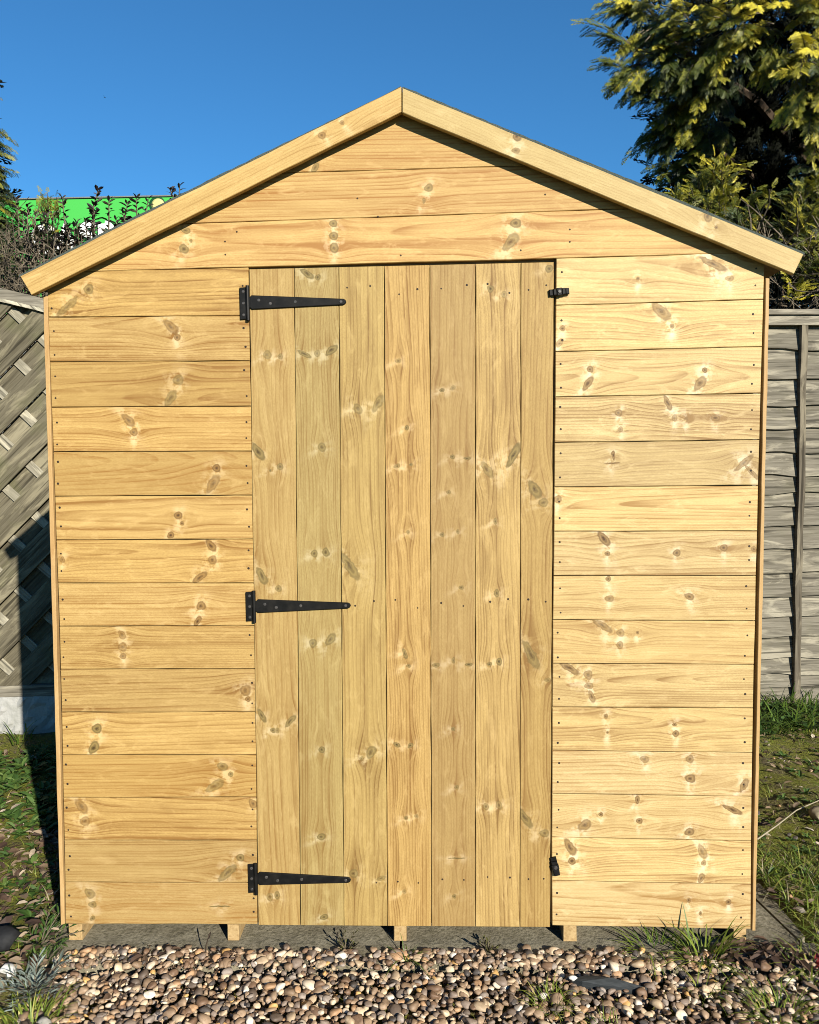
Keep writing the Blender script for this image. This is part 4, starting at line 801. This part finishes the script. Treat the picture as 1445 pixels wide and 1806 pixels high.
# ------------------------------------------------------------------ dark-leaved shrub and twiggy hedge behind the woven fence
def leaf_template(w=.42, fold=.10, curl=.12):
    V = [(0, 0, 0), (.28, w*.42, fold), (.68, w*.45, fold-curl*.4), (1, 0, -curl), (.28, -w*.42, fold), (.68, -w*.45, fold-curl*.4), (.5, 0, -.0)]
    Q = [V[0], V[1], V[2], V[6], V[6], V[2], V[3], V[3], V[0], V[6], V[5], V[4], V[6], V[3], V[3], V[5]]
    return np.array(Q, float)
LEAF = [leaf_template(), leaf_template(.5, .05, .25), leaf_template(.36, .14, .05)]
LFQ = [np.arange(len(T)).reshape(-1, 4) for T in LEAF]
def shrub(name, label, loc, tips, seed, mleaf, mstem, leaf, nl, spread, base, cat='shrub', whorl=True, rnd=(.0, 1.)):
    root = tag(empty(name, loc), label, cat); rg = np.random.default_rng(seed); o0 = np.array(loc, float); fo, wd = Foliage(), MB()
    for (x, y, z) in tips:
        tp = np.array([x, y, z])-o0; b0 = np.array([tp[0]*.45+rg.uniform(-spread, spread), tp[1]*.6, 0]); kn = np.array([tp[0]+rg.uniform(-.06, .06), tp[1]+rg.uniform(-.04, .04), tp[2]-rg.uniform(.16, .30)])
        wd.tube([b0, (b0+kn)/2+np.array([0, 0, .1]), kn, (kn+tp)/2+rg.normal(size=3)*.008, tp], .008, .0026, n=4, cap=False)
        for k in range(nl):
            f = 1-(k/nl)**1.3*.9; p = kn+(tp-kn)*f; an = k*2.4+rg.uniform(-.3, .3)
            e = .35+.9*(1-f)*0+rg.uniform(0, .7)*(1 if k > 3 else -.1)
            d = np.array([math.cos(an), math.sin(an), 1.15-e*.9])
            fo.add(int(rg.integers(3)), p, d, np.array([0, 0, 1.])+rg.normal(size=3)*.4, leaf*rg.uniform(.6, 1.2)*(.75 if k < 2 else 1), rg.uniform(*rnd))
    wd.obj('stems', mstem, root); fo.build('leaves', LEAF, LFQ, mleaf, root); return root
M_dleaf = leafmat('dark_purple_green_leaf', [(0, (0.0084, 0.0070, 0.0084)), (.4, (0.0210, 0.0140, 0.0154)), (.75, (0.0245, 0.0280, 0.0140)), (1, (0.0560, 0.0455, 0.0280))], rough=.5, spec=.35, trans=.08)
shrub('evergreen_shrub', 'dark purple-green leafy shrub behind the woven fence, its shoots against the green sign', (-1.65, 2.5, 0),
      [(-1.734, 2.5, 2.756), (-1.676, 2.5, 2.703), (-1.762, 2.5, 2.681), (-1.525, 2.5, 2.712), (-1.573, 2.5, 2.683), (-1.457, 2.5, 2.699), (-1.336, 2.5, 2.751), (-1.282, 2.5, 2.768), (-1.934, 2.5, 2.715), (-2.015, 2.5, 2.649), (-2.131, 2.5, 2.682), (-2.089, 2.5, 2.632), (-2.193, 2.5, 2.714), (-2.158, 2.5, 2.643), (-1.86, 2.5, 2.585), (-1.812, 2.5, 2.596), (-1.764, 2.5, 2.626), (-1.639, 2.5, 2.602), (-1.606, 2.5, 2.647), (-1.908, 2.5, 2.561), (-1.958, 2.5, 2.501), (-1.847, 2.5, 2.514), (-2.052, 2.5, 2.533), (-2.006, 2.5, 2.471), (-1.95, 2.52, 2.38), (-1.92, 2.54, 2.4099999999999997), (-1.89, 2.56, 2.44), (-1.8599999999999999, 2.52, 2.4699999999999998), (-1.83, 2.54, 2.38), (-1.8, 2.56, 2.4099999999999997), (-1.77, 2.52, 2.44), (-1.74, 2.54, 2.4699999999999998), (-1.71, 2.56, 2.38), (-1.68, 2.52, 2.4099999999999997), (-1.65, 2.54, 2.44), (-1.62, 2.56, 2.4699999999999998), (-1.5899999999999999, 2.52, 2.38), (-1.56, 2.54, 2.4099999999999997), (-1.53, 2.56, 2.44), (-1.5, 2.52, 2.4699999999999998), (-1.47, 2.54, 2.38), (-1.44, 2.56, 2.4099999999999997), (-1.41, 2.52, 2.44), (-1.38, 2.54, 2.4699999999999998), (-1.575060465023128, 2.503739298447122, 2.4096137325135576), (-2.071622962759415, 2.490259865375534, 2.525114898141649), (-1.7382536711790741, 2.4269763749106974, 2.5030105081653384), (-1.7741230118247224, 2.4597444820534404, 2.426925087943317), (-1.8745183050339769, 2.437223818424645, 2.522912053810369), (-1.5529528491186468, 2.5039274567711893, 2.4925100980629846), (-1.8664331124262636, 2.4221888889979195, 2.406107135996786), (-2.1043564314582333, 2.4457872634516775, 2.454139071735125), (-1.9033914945165944, 2.4970147349393947, 2.4893779707548247), (-1.8005090942148958, 2.4183348088538077, 2.404055873453933), (-1.9346685306061389, 2.406403687158376, 2.4867380537923243), (-1.5507503661302455, 2.4709375636815047, 2.4309133944599344), (-1.6106642241476967, 2.485611190570597, 2.524848287621976), (-1.6032416195583903, 2.4815462580599688, 2.5342570983684998), (-1.9183414226302862, 2.5077171887686553, 2.563523159442698), (-2.0281247476167095, 2.480480488598225, 2.521575652700367), (-1.856998182287073, 2.4536426859348137, 2.483302366714532), (-1.592845718906095, 2.450100927515679, 2.541359163264608), (-1.9182632032248321, 2.4959421102297505, 2.552949100088626), (-1.8572230660174667, 2.4581246084504293, 2.5564561746626278), (-1.7074494162929497, 2.4483930265833904, 2.4377078718684717), (-1.9349396710517281, 2.4739485965684294, 2.4282318465340014), (-1.6024739169231261, 2.422176501547978, 2.5549342320975676), (-1.9435490187788074, 2.5048834053867393, 2.5200549870824926), (-1.832578174319509, 2.4521297307378265, 2.5107404478243542), (-1.7848715142771439, 2.42742131894612, 2.4353291406714477), (-1.828221754737489, 2.5020985230960537, 2.5059550647433984), (-2.077036039627794, 2.4884479993654423, 2.5234113788711405), (-1.6026374360577471, 2.412968327996494, 2.52661306312715), (-2.0865074290527663, 2.468349191292146, 2.446426954497315), (-1.990828578330485, 2.495058940573789, 2.418065217049739), (-1.82225328074541, 2.492473160862185, 2.441621436254733), (-2.0000270049434814, 2.4956698111239537, 2.471896000226248), (-1.7113321736241642, 2.3938247684152096, 2.461600674921551)], 17, M_dleaf, M_twig, .044, 18, .1, 0)
M_gleaf = leafmat('glossy_green_leaf', [(0, (0.0112, 0.0225, 0.0090)), (.6, (0.0225, 0.0413, 0.0135)), (1, (0.0525, 0.0675, 0.0225))], rough=.45, spec=.4, trans=.1)
rg = np.random.default_rng(41)
shrub('privet_shrub', 'small-leaved green shrub at the far left, between cypress and dark shrub', (-2.2, 2.55, 0),
      [(x_, 2.55+rg.uniform(-.08, .08), z_) for x_, z_ in zip(rg.uniform(-2.36, -2.0, 36), rg.uniform(2.30, 2.60, 36))], 18, M_gleaf, M_twig, .045, 14, .1, 0)
cy = tag(empty('cypress_sapling', (-2.05, 2.62, 0)), 'small bronze cypress sapling poking up in front of the green sign', 'sapling')
fo, wd = Foliage(), MB(); rg = np.random.default_rng(43)
for k in range(30):
    z_ = rg.uniform(2.44, 2.70); p = np.array([rg.uniform(-.06, .06)*(2.85-z_)*3, rg.uniform(-.05, .05), z_])
    branchlet(fo, wd, p, np.array([p[0]*4, rg.uniform(-.5, .2), 1.]), .09, 5, .06, .55+rg.uniform(-.25, .2), rg)
wd.tube([(0, 0, -.05), (.01, 0, 1.3), (0, 0, 2.65)], .014, .003, n=5); wd.obj('stem', M_bark, cy); fo.build('shoots', SPR, FQ, M_cyp, cy)
tw = tag(empty('bare_hedge', (-2.2, 2.3, 0)), 'tangle of bare brown twigs just above the woven fence at the far left', 'hedge'); rg = np.random.default_rng(44); wd = MB(); o0 = np.array([-2.2, 2.3, 0])
twigs(wd, 520, (-2.6, 2.15, 1.95), (-1.95, 2.6, 2.42), .26, .0032, rg, o0, up=.35)
twigs(wd, 160, (-1.95, 2.2, 1.95), (-1.5, 2.6, 2.35), .24, .003, rg, o0, up=.35)
tag(wd.obj('twigs', M_twig, tw), kind='stuff')
for k in range(6): MB().tube([(-.35+.17*k, .1, -.1), (-.33+.16*k, .12, 1.1), (-.36+.17*k, .08, 2.1)], .016, .007, n=5).obj('stem', M_bark, tw)

# ------------------------------------------------------------------ gravel
def ico(sub):
    import bmesh
    b = bmesh.new(); bmesh.ops.create_icosphere(b, subdivisions=sub, radius=1); b.verts.ensure_lookup_table()
    V = np.array([v.co[:] for v in b.verts]); F = np.array([[v.index for v in f.verts] for f in b.faces]); b.free(); return V, F
IV, IF = ico(2); IV1, IF1 = ico(1)
def pebble_shape(rg, V0=None):
    V = (IV if V0 is None else V0).copy()
    for _ in range(8):
        d = rg.normal(size=3); d /= np.linalg.norm(d); h = rg.uniform(.45, .8); pr = V@d
        V -= np.outer(np.maximum(pr-h, 0)*.85, d)
    V += .06*np.sin(V@rg.normal(size=(3, 3))*2.2+rg.uniform(0, 6, 3))
    return V*np.array([1, rg.uniform(.68, .92), rg.uniform(.42, .64)])
PALETTE = [(0, (0.1233, 0.0754, 0.0467)), (.13, (0.1742, 0.1185, 0.0755)), (.27, (0.2395, 0.1688, 0.1115)), (.40, (0.3119, 0.2370, 0.1582)), (.50, (0.1596, 0.1221, 0.0971)), (.60, (0.0870, 0.0647, 0.0504)), (.67, (0.4063, 0.3232, 0.2230)), (.74, (0.2032, 0.1688, 0.1438)), (.81, (0.2903, 0.1795, 0.1007)), (.86, (0.4208, 0.3591, 0.2805)), (.91, (0.0544, 0.0467, 0.0431)), (.96, (0.4789, 0.4381, 0.3813)), (.978, (0.3772, 0.2299, 0.0863))]
def pebmat(name, per_obj):
    m, t = mat(name)
    f = t.new('ShaderNodeObjectInfo').outputs['Random'] if per_obj else t.attr('rnd')
    c = t.ramp(f, PALETTE, 'CONSTANT'); v = t.coord('Generated') if per_obj else t.coord()
    n = t.noise(t.coord('Object'), 160, 4, .65) if not per_obj else t.noise(v, 2.2, 4, .65)
    c = t.mix(t.rng(n, .3, .75), t.mix(1., c, (.72, .70, .68), 'MULTIPLY'), t.mix(1., c, (1.2, 1.2, 1.2), 'MULTIPLY'))
    t.bsdf(c, rough=.6, spec=.3, bump=n, bstr=.15, bdist=.002); return m
gravel = tag(empty('gravel_bed', (0, -.4, 0)), kind='structure')
MP1, MP2 = pebmat('pebble_stone', True), pebmat('gravel_stone', False)
rg = np.random.default_rng(77)
shapes = [pebble_shape(rg) for _ in range(14)]; pm = []
for s__ in shapes:
    q = mesh_np('pebble', s__, IF, True); q.materials.append(MP1); pm.append(q)
rg1 = np.random.default_rng(78); shapes1 = [pebble_shape(rg1, IV1) for _ in range(14)]
def rotm(rg):
    a = rg.uniform(0, 2*math.pi); bx_, by_ = rg.normal(0, .22, 2)
    return np.array((Matrix.Rotation(bx_, 3, 'X') @ Matrix.Rotation(by_, 3, 'Y') @ Matrix.Rotation(a, 3, 'Z')))
spots = []
st = .0152
yy = -.95
while yy < -.045:
    for xx in np.arange(-1.1, 1.35, st):
        x_, y_ = xx+rg.uniform(-.009, .009), yy+rg.uniform(-.009, .009)
        lim = -.050+.020*math.sin(6*x_+1)+.012*math.sin(17*x_)+.014*rg.normal()*.5
        if x_ < -.2: lim += .018
        left = -.86+.10*math.sin(9*y_+.5)*.4+rg.normal()*.015-max(0, -.33-y_)*.0
        if y_ < lim and x_ > left and (x_ < 1.5): spots.append((x_, y_, 0))
    yy += st*.86
for _ in range(130): spots.append((rg.uniform(-.85, .95), -.062+abs(rg.normal())*.012, .004))
low = [(x_, y_, -1) for x_, y_, _ in spots[::2] if y_ > -.5]
camP = np.array([.0714, -2.054, 1.229]); vis = []
for x_, y_, l in spots:
    d = np.array([x_, y_, 0])-camP; zc = d@cf; px, py = d@cx/zc, d@cu/zc
    vis.append(abs(px) < .49 and -.615 < py < 0)
allp = []
for (x_, y_, l), v_ in zip(spots, vis):
    r = .0090*math.exp(rg.normal()*.33); r = min(max(r, .0045), .019)
    z = -.012+rg.uniform(-.006, .008)+l
    if y_ > -.118: z = .001+rg.uniform(-.003, .004)
    allp.append((x_, y_, z, r, v_))
order = sorted([k for k, q in enumerate(allp) if q[4]], key=lambda k: -allp[k][3]/(allp[k][1]+2.05+allp[k][3]))[:300]
chosen = set(order)
for k in order:
    x_, y_, z, r, _ = allp[k]
    o = link('pebble', pm[int(rg.integers(14))], None, gravel, (x_, y_+.4, z))
    o.rotation_mode = 'QUATERNION'; o.rotation_quaternion = Matrix(rotm(rg).tolist()).to_quaternion(); o.scale = (r*1.12,)*3
byshape = {}
for k, (x_, y_, z, r, _) in enumerate(allp):
    if k not in chosen: byshape.setdefault(int(rg.integers(14))+(0 if y_ > -.40 and -.95 < x_ < 1.05 else 100), []).append((rotm(rg)*r*1.12, (x_, y_+.4, z)))
for x_, y_, _ in low: byshape.setdefault(100+int(rg.integers(14)), []).append((rotm(rg)*.0115, (x_+.01, y_+.41, -.031)))
Vs, Fs, Rs, n0 = [], [], [], 0
for k, L in byshape.items():
    sh_, fc_ = (shapes[k], IF) if k < 100 else (shapes1[k-100], IF1)
    V, F = batch(sh_, fc_, [q[0] for q in L], [q[1] for q in L]); Vs.append(V); Fs.append(F+n0); n0 += len(V); Rs.append(np.repeat(rg.uniform(0, 1, len(L)), len(sh_)))
tag(link('small_pebbles', mesh_np('small_pebbles', np.concatenate(Vs), np.concatenate(Fs), True, np.concatenate(Rs)), MP2, gravel), kind='stuff')
# a little grit on the slab edge
V0, F0 = ico(1); n = 700
V, F = batch(V0, F0, [np.eye(3)*q for q in rg.uniform(.001, .0028, n)], np.stack([rg.uniform(-.95, 1.0, n), -.055+.4-.02-np.abs(rg.normal(0, .018, n))+.04*rg.uniform(-1, .6, n), np.full(n, -.003)], 1))
tag(link('grit', mesh_np('grit', V, F, True, np.repeat(rg.uniform(.3, 1, n), len(V0))), MP2, gravel), kind='stuff')

# ------------------------------------------------------------------ grass, weeds, litter
def blade_template(bend, n=5, w=.055):
    V = []
    for k in range(n):
        f0, f1 = k/n, (k+1)/n
        P = lambda f: np.array([bend*f*f, 0, f*(1-.35*bend*f)])
        w0, w1 = w*(1-f0)**.7, w*max(1-f1, 0)**.7
        a, b = P(f0), P(f1); V += [a+[0, -w0/2, 0], a+[0, w0/2, 0], b+[0, w1/2, 0], b+[0, -w1/2, 0]]
    return np.array(V)
BL_ = [blade_template(b_) for b_ in (.25, .5, .8, 1.1)]; BLQ = [np.arange(len(T)).reshape(-1, 4) for T in BL_]
def blade(fo, x, y, z, h, lean, rg, rnd, az=None):
    az = rg.uniform(0, 2*math.pi) if az is None else az
    up = np.array([math.cos(az)*lean, math.sin(az)*lean, 1.]); up /= np.linalg.norm(up)
    fx = np.array([math.cos(az), math.sin(az), 0]); fx = fx-up*(fx@up); fx /= np.linalg.norm(fx)
    fo.items.setdefault(int(rg.integers(4)), []).append((np.array([x, y, z]), np.stack([fx, np.cross(up, fx), up], 1)*h, rnd))
M_grass = leafmat('grass_blade', [(0, (0.0180, 0.0410, 0.0066)), (.45, (0.0656, 0.1107, 0.0131)), (.8, (0.1476, 0.1804, 0.0246)), (1, (0.2788, 0.2542, 0.0738))], rough=.5, trans=.2)
M_dgrass = leafmat('dry_grass_blade', [(0, (0.0675, 0.0525, 0.0225)), (.6, (0.1425, 0.1200, 0.0638)), (1, (0.3000, 0.2700, 0.1800))], rough=.75, trans=.1)
def tuft(name, label, x, y, z, n, h, lean, seed, rnd=(.2, .85), R=.03, az=None, cat='grass tuft', group=None):
    fo = Foliage(); rg = np.random.default_rng(seed)
    for _ in range(n):
        a, r = rg.uniform(0, 6.28), R*math.sqrt(rg.uniform())
        blade(fo, r*math.cos(a), r*math.sin(a), 0, h*rg.uniform(.45, 1.1), lean*rg.uniform(.1, 1.3), rg, rg.uniform(*rnd), a+rg.normal()*.6 if az is None else az+rg.normal()*1.0)
    o = fo.build(name, BL_, BLQ, M_grass, None); o.location = (x, y, z); tag(o, label, cat, group); return o
GT = 'grass tufts growing through the gravel'
tuft('grass_tuft', 'largest lush green grass tuft, leaning over the bottom right boards of the shed', .735, -.065, -.01, 80, .128, .8, 1, R=.045, group=GT)
tuft('grass_tuft', 'green grass tuft just left of the largest tuft, half under the shed', .63, -.03, -.008, 60, .085, 1.1, 2, R=.06, group=GT)
tuft('grass_tuft', 'thin dark grass tuft in front of the middle bearer', .0, -.075, -.01, 30, .082, 1.0, 3, (.05, .55), R=.015, group=GT)
tuft('grass_tuft', 'bright grass tuft left of the dark slate shard', .335, -.235, -.01, 95, .052, 1.0, 4, (.4, .95), R=.045, group=GT)
tuft('grass_tuft', 'small grass tuft at the lower edge, below the slate shard', .44, -.315, -.012, 50, .04, 1., 5, (.4, .9), R=.035, group=GT)
tuft('grass_tuft', 'sparse grass tuft in the gravel, right of the slate shard', .70, -.19, -.01, 34, .06, 1.3, 6, (.35, .95), R=.04, group=GT)
tuft('grass_tuft', 'grass tuft at the lower right, nearest the picture edge', .84, -.27, -.01, 90, .075, .9, 7, (.35, .95), R=.06, group=GT)
tuft('grass_tuft', 'upright grass tuft by the right picture edge beside the gravel', .985, -.12, -.01, 60, .09, .8, 8, (.35, .95), R=.05, group=GT)
tuft('grass_tuft', 'pale green grass clump at the bottom left corner', -.835, -.315, -.012, 130, .085, .8, 9, (.45, 1.), R=.06, group=GT)
tuft('grass_tuft', 'grass tuft around the black rock at the left', -.96, -.10, -.012, 60, .07, .9, 10, (.35, .9), R=.05, group=GT)
tuft('grass_tuft', 'dark grass tuft against the white gravel board', -1.80, 1.55, 0, 26, .14, .8, 12, (.1, .6), R=.05, group='grass tufts along the fence')
rg = np.random.default_rng(90); fo = Foliage(); dr = Foliage()
def scatter(n, x0, x1, y0, y1, h, lean, rnd, dry=.0, cond=None):
    for _ in range(n):
        x_, y_ = rg.uniform(x0, x1), rg.uniform(y0, y1)
        if cond and not cond(x_, y_): continue
        p = .5+.5*math.sin(7*x_+3*math.sin(5*y_))*math.cos(6*y_+1.7*x_)
        if rg.uniform() > .5+.5*p: continue
        t_ = dr if rg.uniform() < dry else fo
        blade(t_, x_, y_, gz(x_, y_)-.006, h*rg.uniform(.4, 1.2)*(.6+.6*p), lean*rg.uniform(.2, 1.4), rg, rg.uniform(*rnd) if t_ is fo else rg.uniform(0, 1))
right_ok = lambda x_, y_: x_ > 1.03 if y_ > -.06 else x_ > .9+.25*rg.uniform()
scatter(2600, 1.0, 2.3, 1.55, 2.02, .13, .9, (.0, .55), .02)                       # lush strip at the lap fence
scatter(20000, 1.0, 2.2, .25, 1.65, .05, 1.9, (.4, 1.), .33, right_ok)             # mossy thin grass
scatter(5200, .98, 1.9, -.12, .55, .085, 1.15, (.3, 1.), .12, right_ok)            # longer grass beside the shed
scatter(700, .9, 1.6, -.5, -.1, .05, 1.2, (.3, 1.), .15)
scatter(5000, -2.3, -.95, .2, 1.6, .055, 1.4, (.25, 1.), .15)
scatter(1500, -1.8, -.92, -.15, .5, .06, 1.5, (.2, .9), .5)
scatter(900, -1.5, -.88, -.6, -.1, .055, 1.2, (.35, 1.), .1)
tag(fo.build('grass', BL_, BLQ, M_grass, None), kind='stuff'); tag(dr.build('dry_grass', BL_, BLQ, M_dgrass, None), kind='stuff')
# broad-leaved weeds
wl = Foliage()
def weeds(n, x0, x1, y0, y1, size, rnd):
    for _ in range(n):
        x_, y_ = rg.uniform(x0, x1), rg.uniform(y0, y1); k = int(rg.integers(4, 8)); a0 = rg.uniform(0, 6)
        for j in range(k):
            a = a0+j*6.28/k+rg.uniform(-.3, .3); wl.add(int(rg.integers(3)), np.array([x_, y_, gz(x_, y_)+.004]), np.array([math.cos(a), math.sin(a), rg.uniform(.1, .9)]), np.array([0, 0, 1.]), size*rg.uniform(.6, 1.3), rg.uniform(*rnd))
M_weed = leafmat('weed_leaf', [(0, (0.0160, 0.0360, 0.0080)), (.6, (0.0400, 0.0800, 0.0160)), (1, (0.0800, 0.1200, 0.0280))], rough=.5, trans=.2)
weeds(420, -2.3, -1.25, .65, 1.45, .045, (.2, 1.)); weeds(60, -1.35, -.98, .1, .7, .035, (.2, .9)); weeds(160, 1.05, 2.3, 1.5, 1.95, .05, (.0, .6)); weeds(60, 1.05, 1.7, .1, 1.5, .03, (.3, .9))
tag(wl.build('weeds', LEAF, LFQ, M_weed, None), kind='stuff')
# fallen leaves, bark and chips
lt = Foliage()
def litter(n, x0, x1, y0, y1, size, z=.006, rnd=(0, 1.), cond=None):
    for _ in range(n):
        x_, y_ = rg.uniform(x0, x1), rg.uniform(y0, y1)
        if cond and not cond(x_, y_): continue
        a = rg.uniform(0, 6.28); lt.add(int(rg.integers(3)), np.array([x_, y_, gz(x_, y_)+rg.uniform(0, z*2)]), np.array([math.cos(a), math.sin(a), rg.uniform(-.25, .6)]), np.array([rg.normal()*.5, rg.normal()*.5, 1.]), size*rg.uniform(.5, 1.5), rg.uniform(*rnd))
M_litter = leafmat('dead_leaf', [(0, (0.0225, 0.0120, 0.0090)), (.35, (0.0638, 0.0375, 0.0225)), (.65, (0.1125, 0.0788, 0.0488)), (.88, (0.1950, 0.1500, 0.1050)), (1, (0.3750, 0.3375, 0.2700))], rough=.75)
litter(900, -1.6, -.9, -.2, .75, .034, .012, (0, .95)); litter(500, -2.4, -.9, .6, 1.6, .03, .008)
litter(650, 1.03, 2.3, -.05, 1.6, .028, .008, (.1, 1.)); litter(160, .88, 1.2, -.35, -.05, .028, .008)
litter(150, .77, .96, -.11, -.03, .03, .016, (0, .45)); litter(60, -.54, -.42, -.10, -.055, .022, .012, (0, .3)); litter(40, -.73, -.62, -.22, -.08, .02, .010, (0, .5))
litter(26, -.66, -.58, -.09, -.055, .03, .02, (0, .5))
tag(lt.build('fallen_leaves', LEAF, LFQ, M_litter, None), kind='stuff')
# pale pebbles lying in the grass
n = 150; pos = np.stack([np.where(rg.uniform(size=n) < .75, rg.uniform(1.05, 2.1, n), rg.uniform(-1.6, -.95, n)), rg.uniform(-.1, 1.5, n), np.zeros(n)], 1)
pos[:, 2] = [gz(a, b)+.006 for a, b, _ in pos]
V, F = batch(shapes[0], IF, [rotm(rg)*q for q in rg.uniform(.006, .015, n)], pos)
tag(link('scattered_stones', mesh_np('scattered_stones', V, F, True, np.repeat(rg.choice([.3, .63, .8, .86, .95], n), len(IV))), MP2), kind='stuff')

# single things on the ground
def lump(name, label, cat, loc, dims, material, seed, rz=0., amp=.1):
    rg = np.random.default_rng(seed); V = pebble_shape(rg)*np.array([1, 1.2, 1.5]); V = V+amp*np.sin(V@rg.normal(size=(3, 3))*3.5+rg.uniform(0, 6, 3))
    o = link(name, mesh_np(name, V*np.array(dims), IF, False), material, None, loc); o.rotation_euler = (0, 0, rz); tag(o, label, cat); return o
lump('black_rock', 'large black rock in the weeds at the left border', 'rock', (-1.03, -.06, .03), (.065, .055, .05), M_rock, 5)
lump('white_stone', 'white quartz stone in the grass below the black rock', 'stone', (-.965, -.165, .02), (.026, .022, .026), M_wstone, 6)
lump('white_stone', 'pale stone at the very bottom left, beside the gravel', 'stone', (-.80, -.318, .0), (.018, .016, .014), M_post, 8)
lump('grey_stone', 'mossy grey stone at the left border under the white stone', 'stone', (-.985, -.20, .012), (.04, .03, .03), M_concrete, 9)
sv, sf = [], []
sp_ = [(-.095, .0, .005), (-.06, .018, .012), (.0, .014, .013), (.06, .010, .010), (.10, .0, .006), (.05, -.016, .010), (-.02, -.018, .012), (-.07, -.016, .008)]
sv = [(a, b*.62, c_*.85+.003*math.sin(a*60)) for a, b, c_ in sp_]+[(a*.96, b*.6, -.016) for a, b, c_ in sp_]+[(.0, 0, .022)]
sf = [(k, (k+1) % 8, 16) for k in range(8)][::-1]+[((k+1) % 8, k, 8+k, 8+(k+1) % 8) for k in range(8)]
o = link('slate_shard', mesh_pd('slate_shard', sv, [f[::-1] for f in sf]), M_slate, None, (.488, -.172, -.007)); o.rotation_euler = (.05, .05, -.13); tag(o, 'long dark slate shard with a pale tip lying on the gravel', 'slate')
lump('pale_chip', 'chalky white chip at the left tip of the slate shard', 'stone', (.398, -.162, .006), (.012, .008, .008), M_wstone, 12)
st_ = MB().tube([(1.10, .52, .025), (1.20, .61, .03), (1.31, .715, .036), (1.43, .81, .03), (1.55, .92, .02)], .0030, .0016, n=5).obj('dry_stalk', M_straw); tag(st_, 'long pale dry stem lying slanted over the grass right of the shed', 'stalk')
M_husk = noisy('dry_brown_husk', (.14, .115, .075), (.22, .19, .13), 40, rough=.8)
# curled dry husk beside the stem
V = []; nr, nh = 20, 4
for a in range(nr):
    for b in range(nh):
        t_ = 2*math.pi*a/nr; r = .036*(1-.12*b)+.003*math.sin(3*t_); V.append((r*math.cos(t_)*1.15, -.012*b, .03+r*.85*math.sin(t_)))
F = [(a*nh+b, ((a+1) % nr)*nh+b, ((a+1) % nr)*nh+b+1, a*nh+b+1) for a in range(nr) for b in range(nh-1)]
hk = mesh_pd('dry_husk', V, F, True); hk.materials.append(M_husk); o = link('dry_husk', hk, None, None, (1.385, .70, .0)); md = o.modifiers.new('thick', 'SOLIDIFY'); md.thickness = .005; tag(o, 'round curled dry husk in the grass at the right border', 'husk')
# silvery plant, low weeds by the corner, sprigs under the shed
M_silver = leafmat('silver_grey_leaf', [(0, (0.0525, 0.0675, 0.0562)), (1, (0.1500, 0.1800, 0.1575))], rough=.8)
def herb(name, label, x, y, z, n, R, size, mleaf, seed, rnd=(0, 1), up=(.1, 1.2), T=LEAF, TQ=LFQ, cat='plant'):
    fo, wd, rg = Foliage(), MB(), np.random.default_rng(seed); root = tag(empty(name, (x, y, z)), label, cat)
    for k in range(n):
        a = rg.uniform(0, 6.28); L = R*rg.uniform(.4, 1.1); d = np.array([math.cos(a), math.sin(a), rg.uniform(*up)]); d /= np.linalg.norm(d); tp = d*L
        wd.tube([(0, 0, 0), tuple(tp*.5+np.array([0, 0, .006])), tuple(tp)], .0018, .001, n=3, cap=False)
        for j in range(7):
            f = .25+.75*j/6; s_ = (-1)**j; sd = np.cross(d, [0, 0, 1.]); fo.add(int(rg.integers(len(T))), tp*f, d*.8+sd*s_*.8+np.array([0, 0, .25]), np.array([0, 0, 1.])+rg.normal(size=3)*.3, size*rg.uniform(.6, 1.2), rg.uniform(*rnd))
    wd.obj('stems', M_twig, root); fo.build('leaves', T, TQ, mleaf, root); return root
NAR = [leaf_template(.2, .04, .1), leaf_template(.16, .03, .2)]; NQ = [np.arange(len(T)).reshape(-1, 4) for T in NAR]
herb('silver_plant', 'silvery grey feathery plant at the lower left, beside the gravel', -.875, -.22, -.005, 34, .085, .03, M_silver, 1, T=NAR, TQ=NQ)
herb('weed_plant', 'straggly grey-green weed at the bottom left corner of the shed', -.945, -.035, 0, 18, .09, .032, M_weed, 2, (.2, 1.), T=NAR, TQ=NQ, up=(.1, .9))
herb('weed_plant', 'low green weed in front of the first bearer from the left', -.90, -.10, -.005, 12, .055, .024, M_weed, 3, (.4, 1.), T=NAR, TQ=NQ)
M_sprig = leafmat('brown_green_sprig', [(0, (0.0150, 0.0105, 0.0060)), (.6, (0.0375, 0.0338, 0.0090)), (1, (0.0675, 0.0675, 0.0150))], rough=.7)
herb('dark_sprig', 'small dark sprig under the shed door, left of the middle bearer', -.155, -.04, -.01, 11, .048, .013, M_sprig, 4, up=(.7, 1.6))
herb('dark_sprig', 'small dark sprig under the shed door, right of the middle bearer', .205, -.04, -.01, 10, .048, .012, M_sprig, 5, up=(.7, 1.6))
ds = MB().tube([(-.51, -.06, -.01), (-.508, -.06, .02), (-.50, -.058, .05)], .0022, .0012, n=4).add([(-.504, -.06, .036), (-.496, -.064, .046), (-.494, -.058, .058), (-.502, -.055, .05)], [(0, 1, 2, 3)]).obj('withered_seedling', M_bark); tag(ds, 'withered brown seedling upright before the second bearer from the left', 'seedling')
M_red = leafmat('red_leaf', [(0, (.10, .008, .008)), (1, (.22, .02, .02))], rough=.6)
herb('red_leaf_sprout', 'small dark red leaved sprout among stones near the right border', .985, -.105, -.005, 7, .03, .018, M_red, 6)
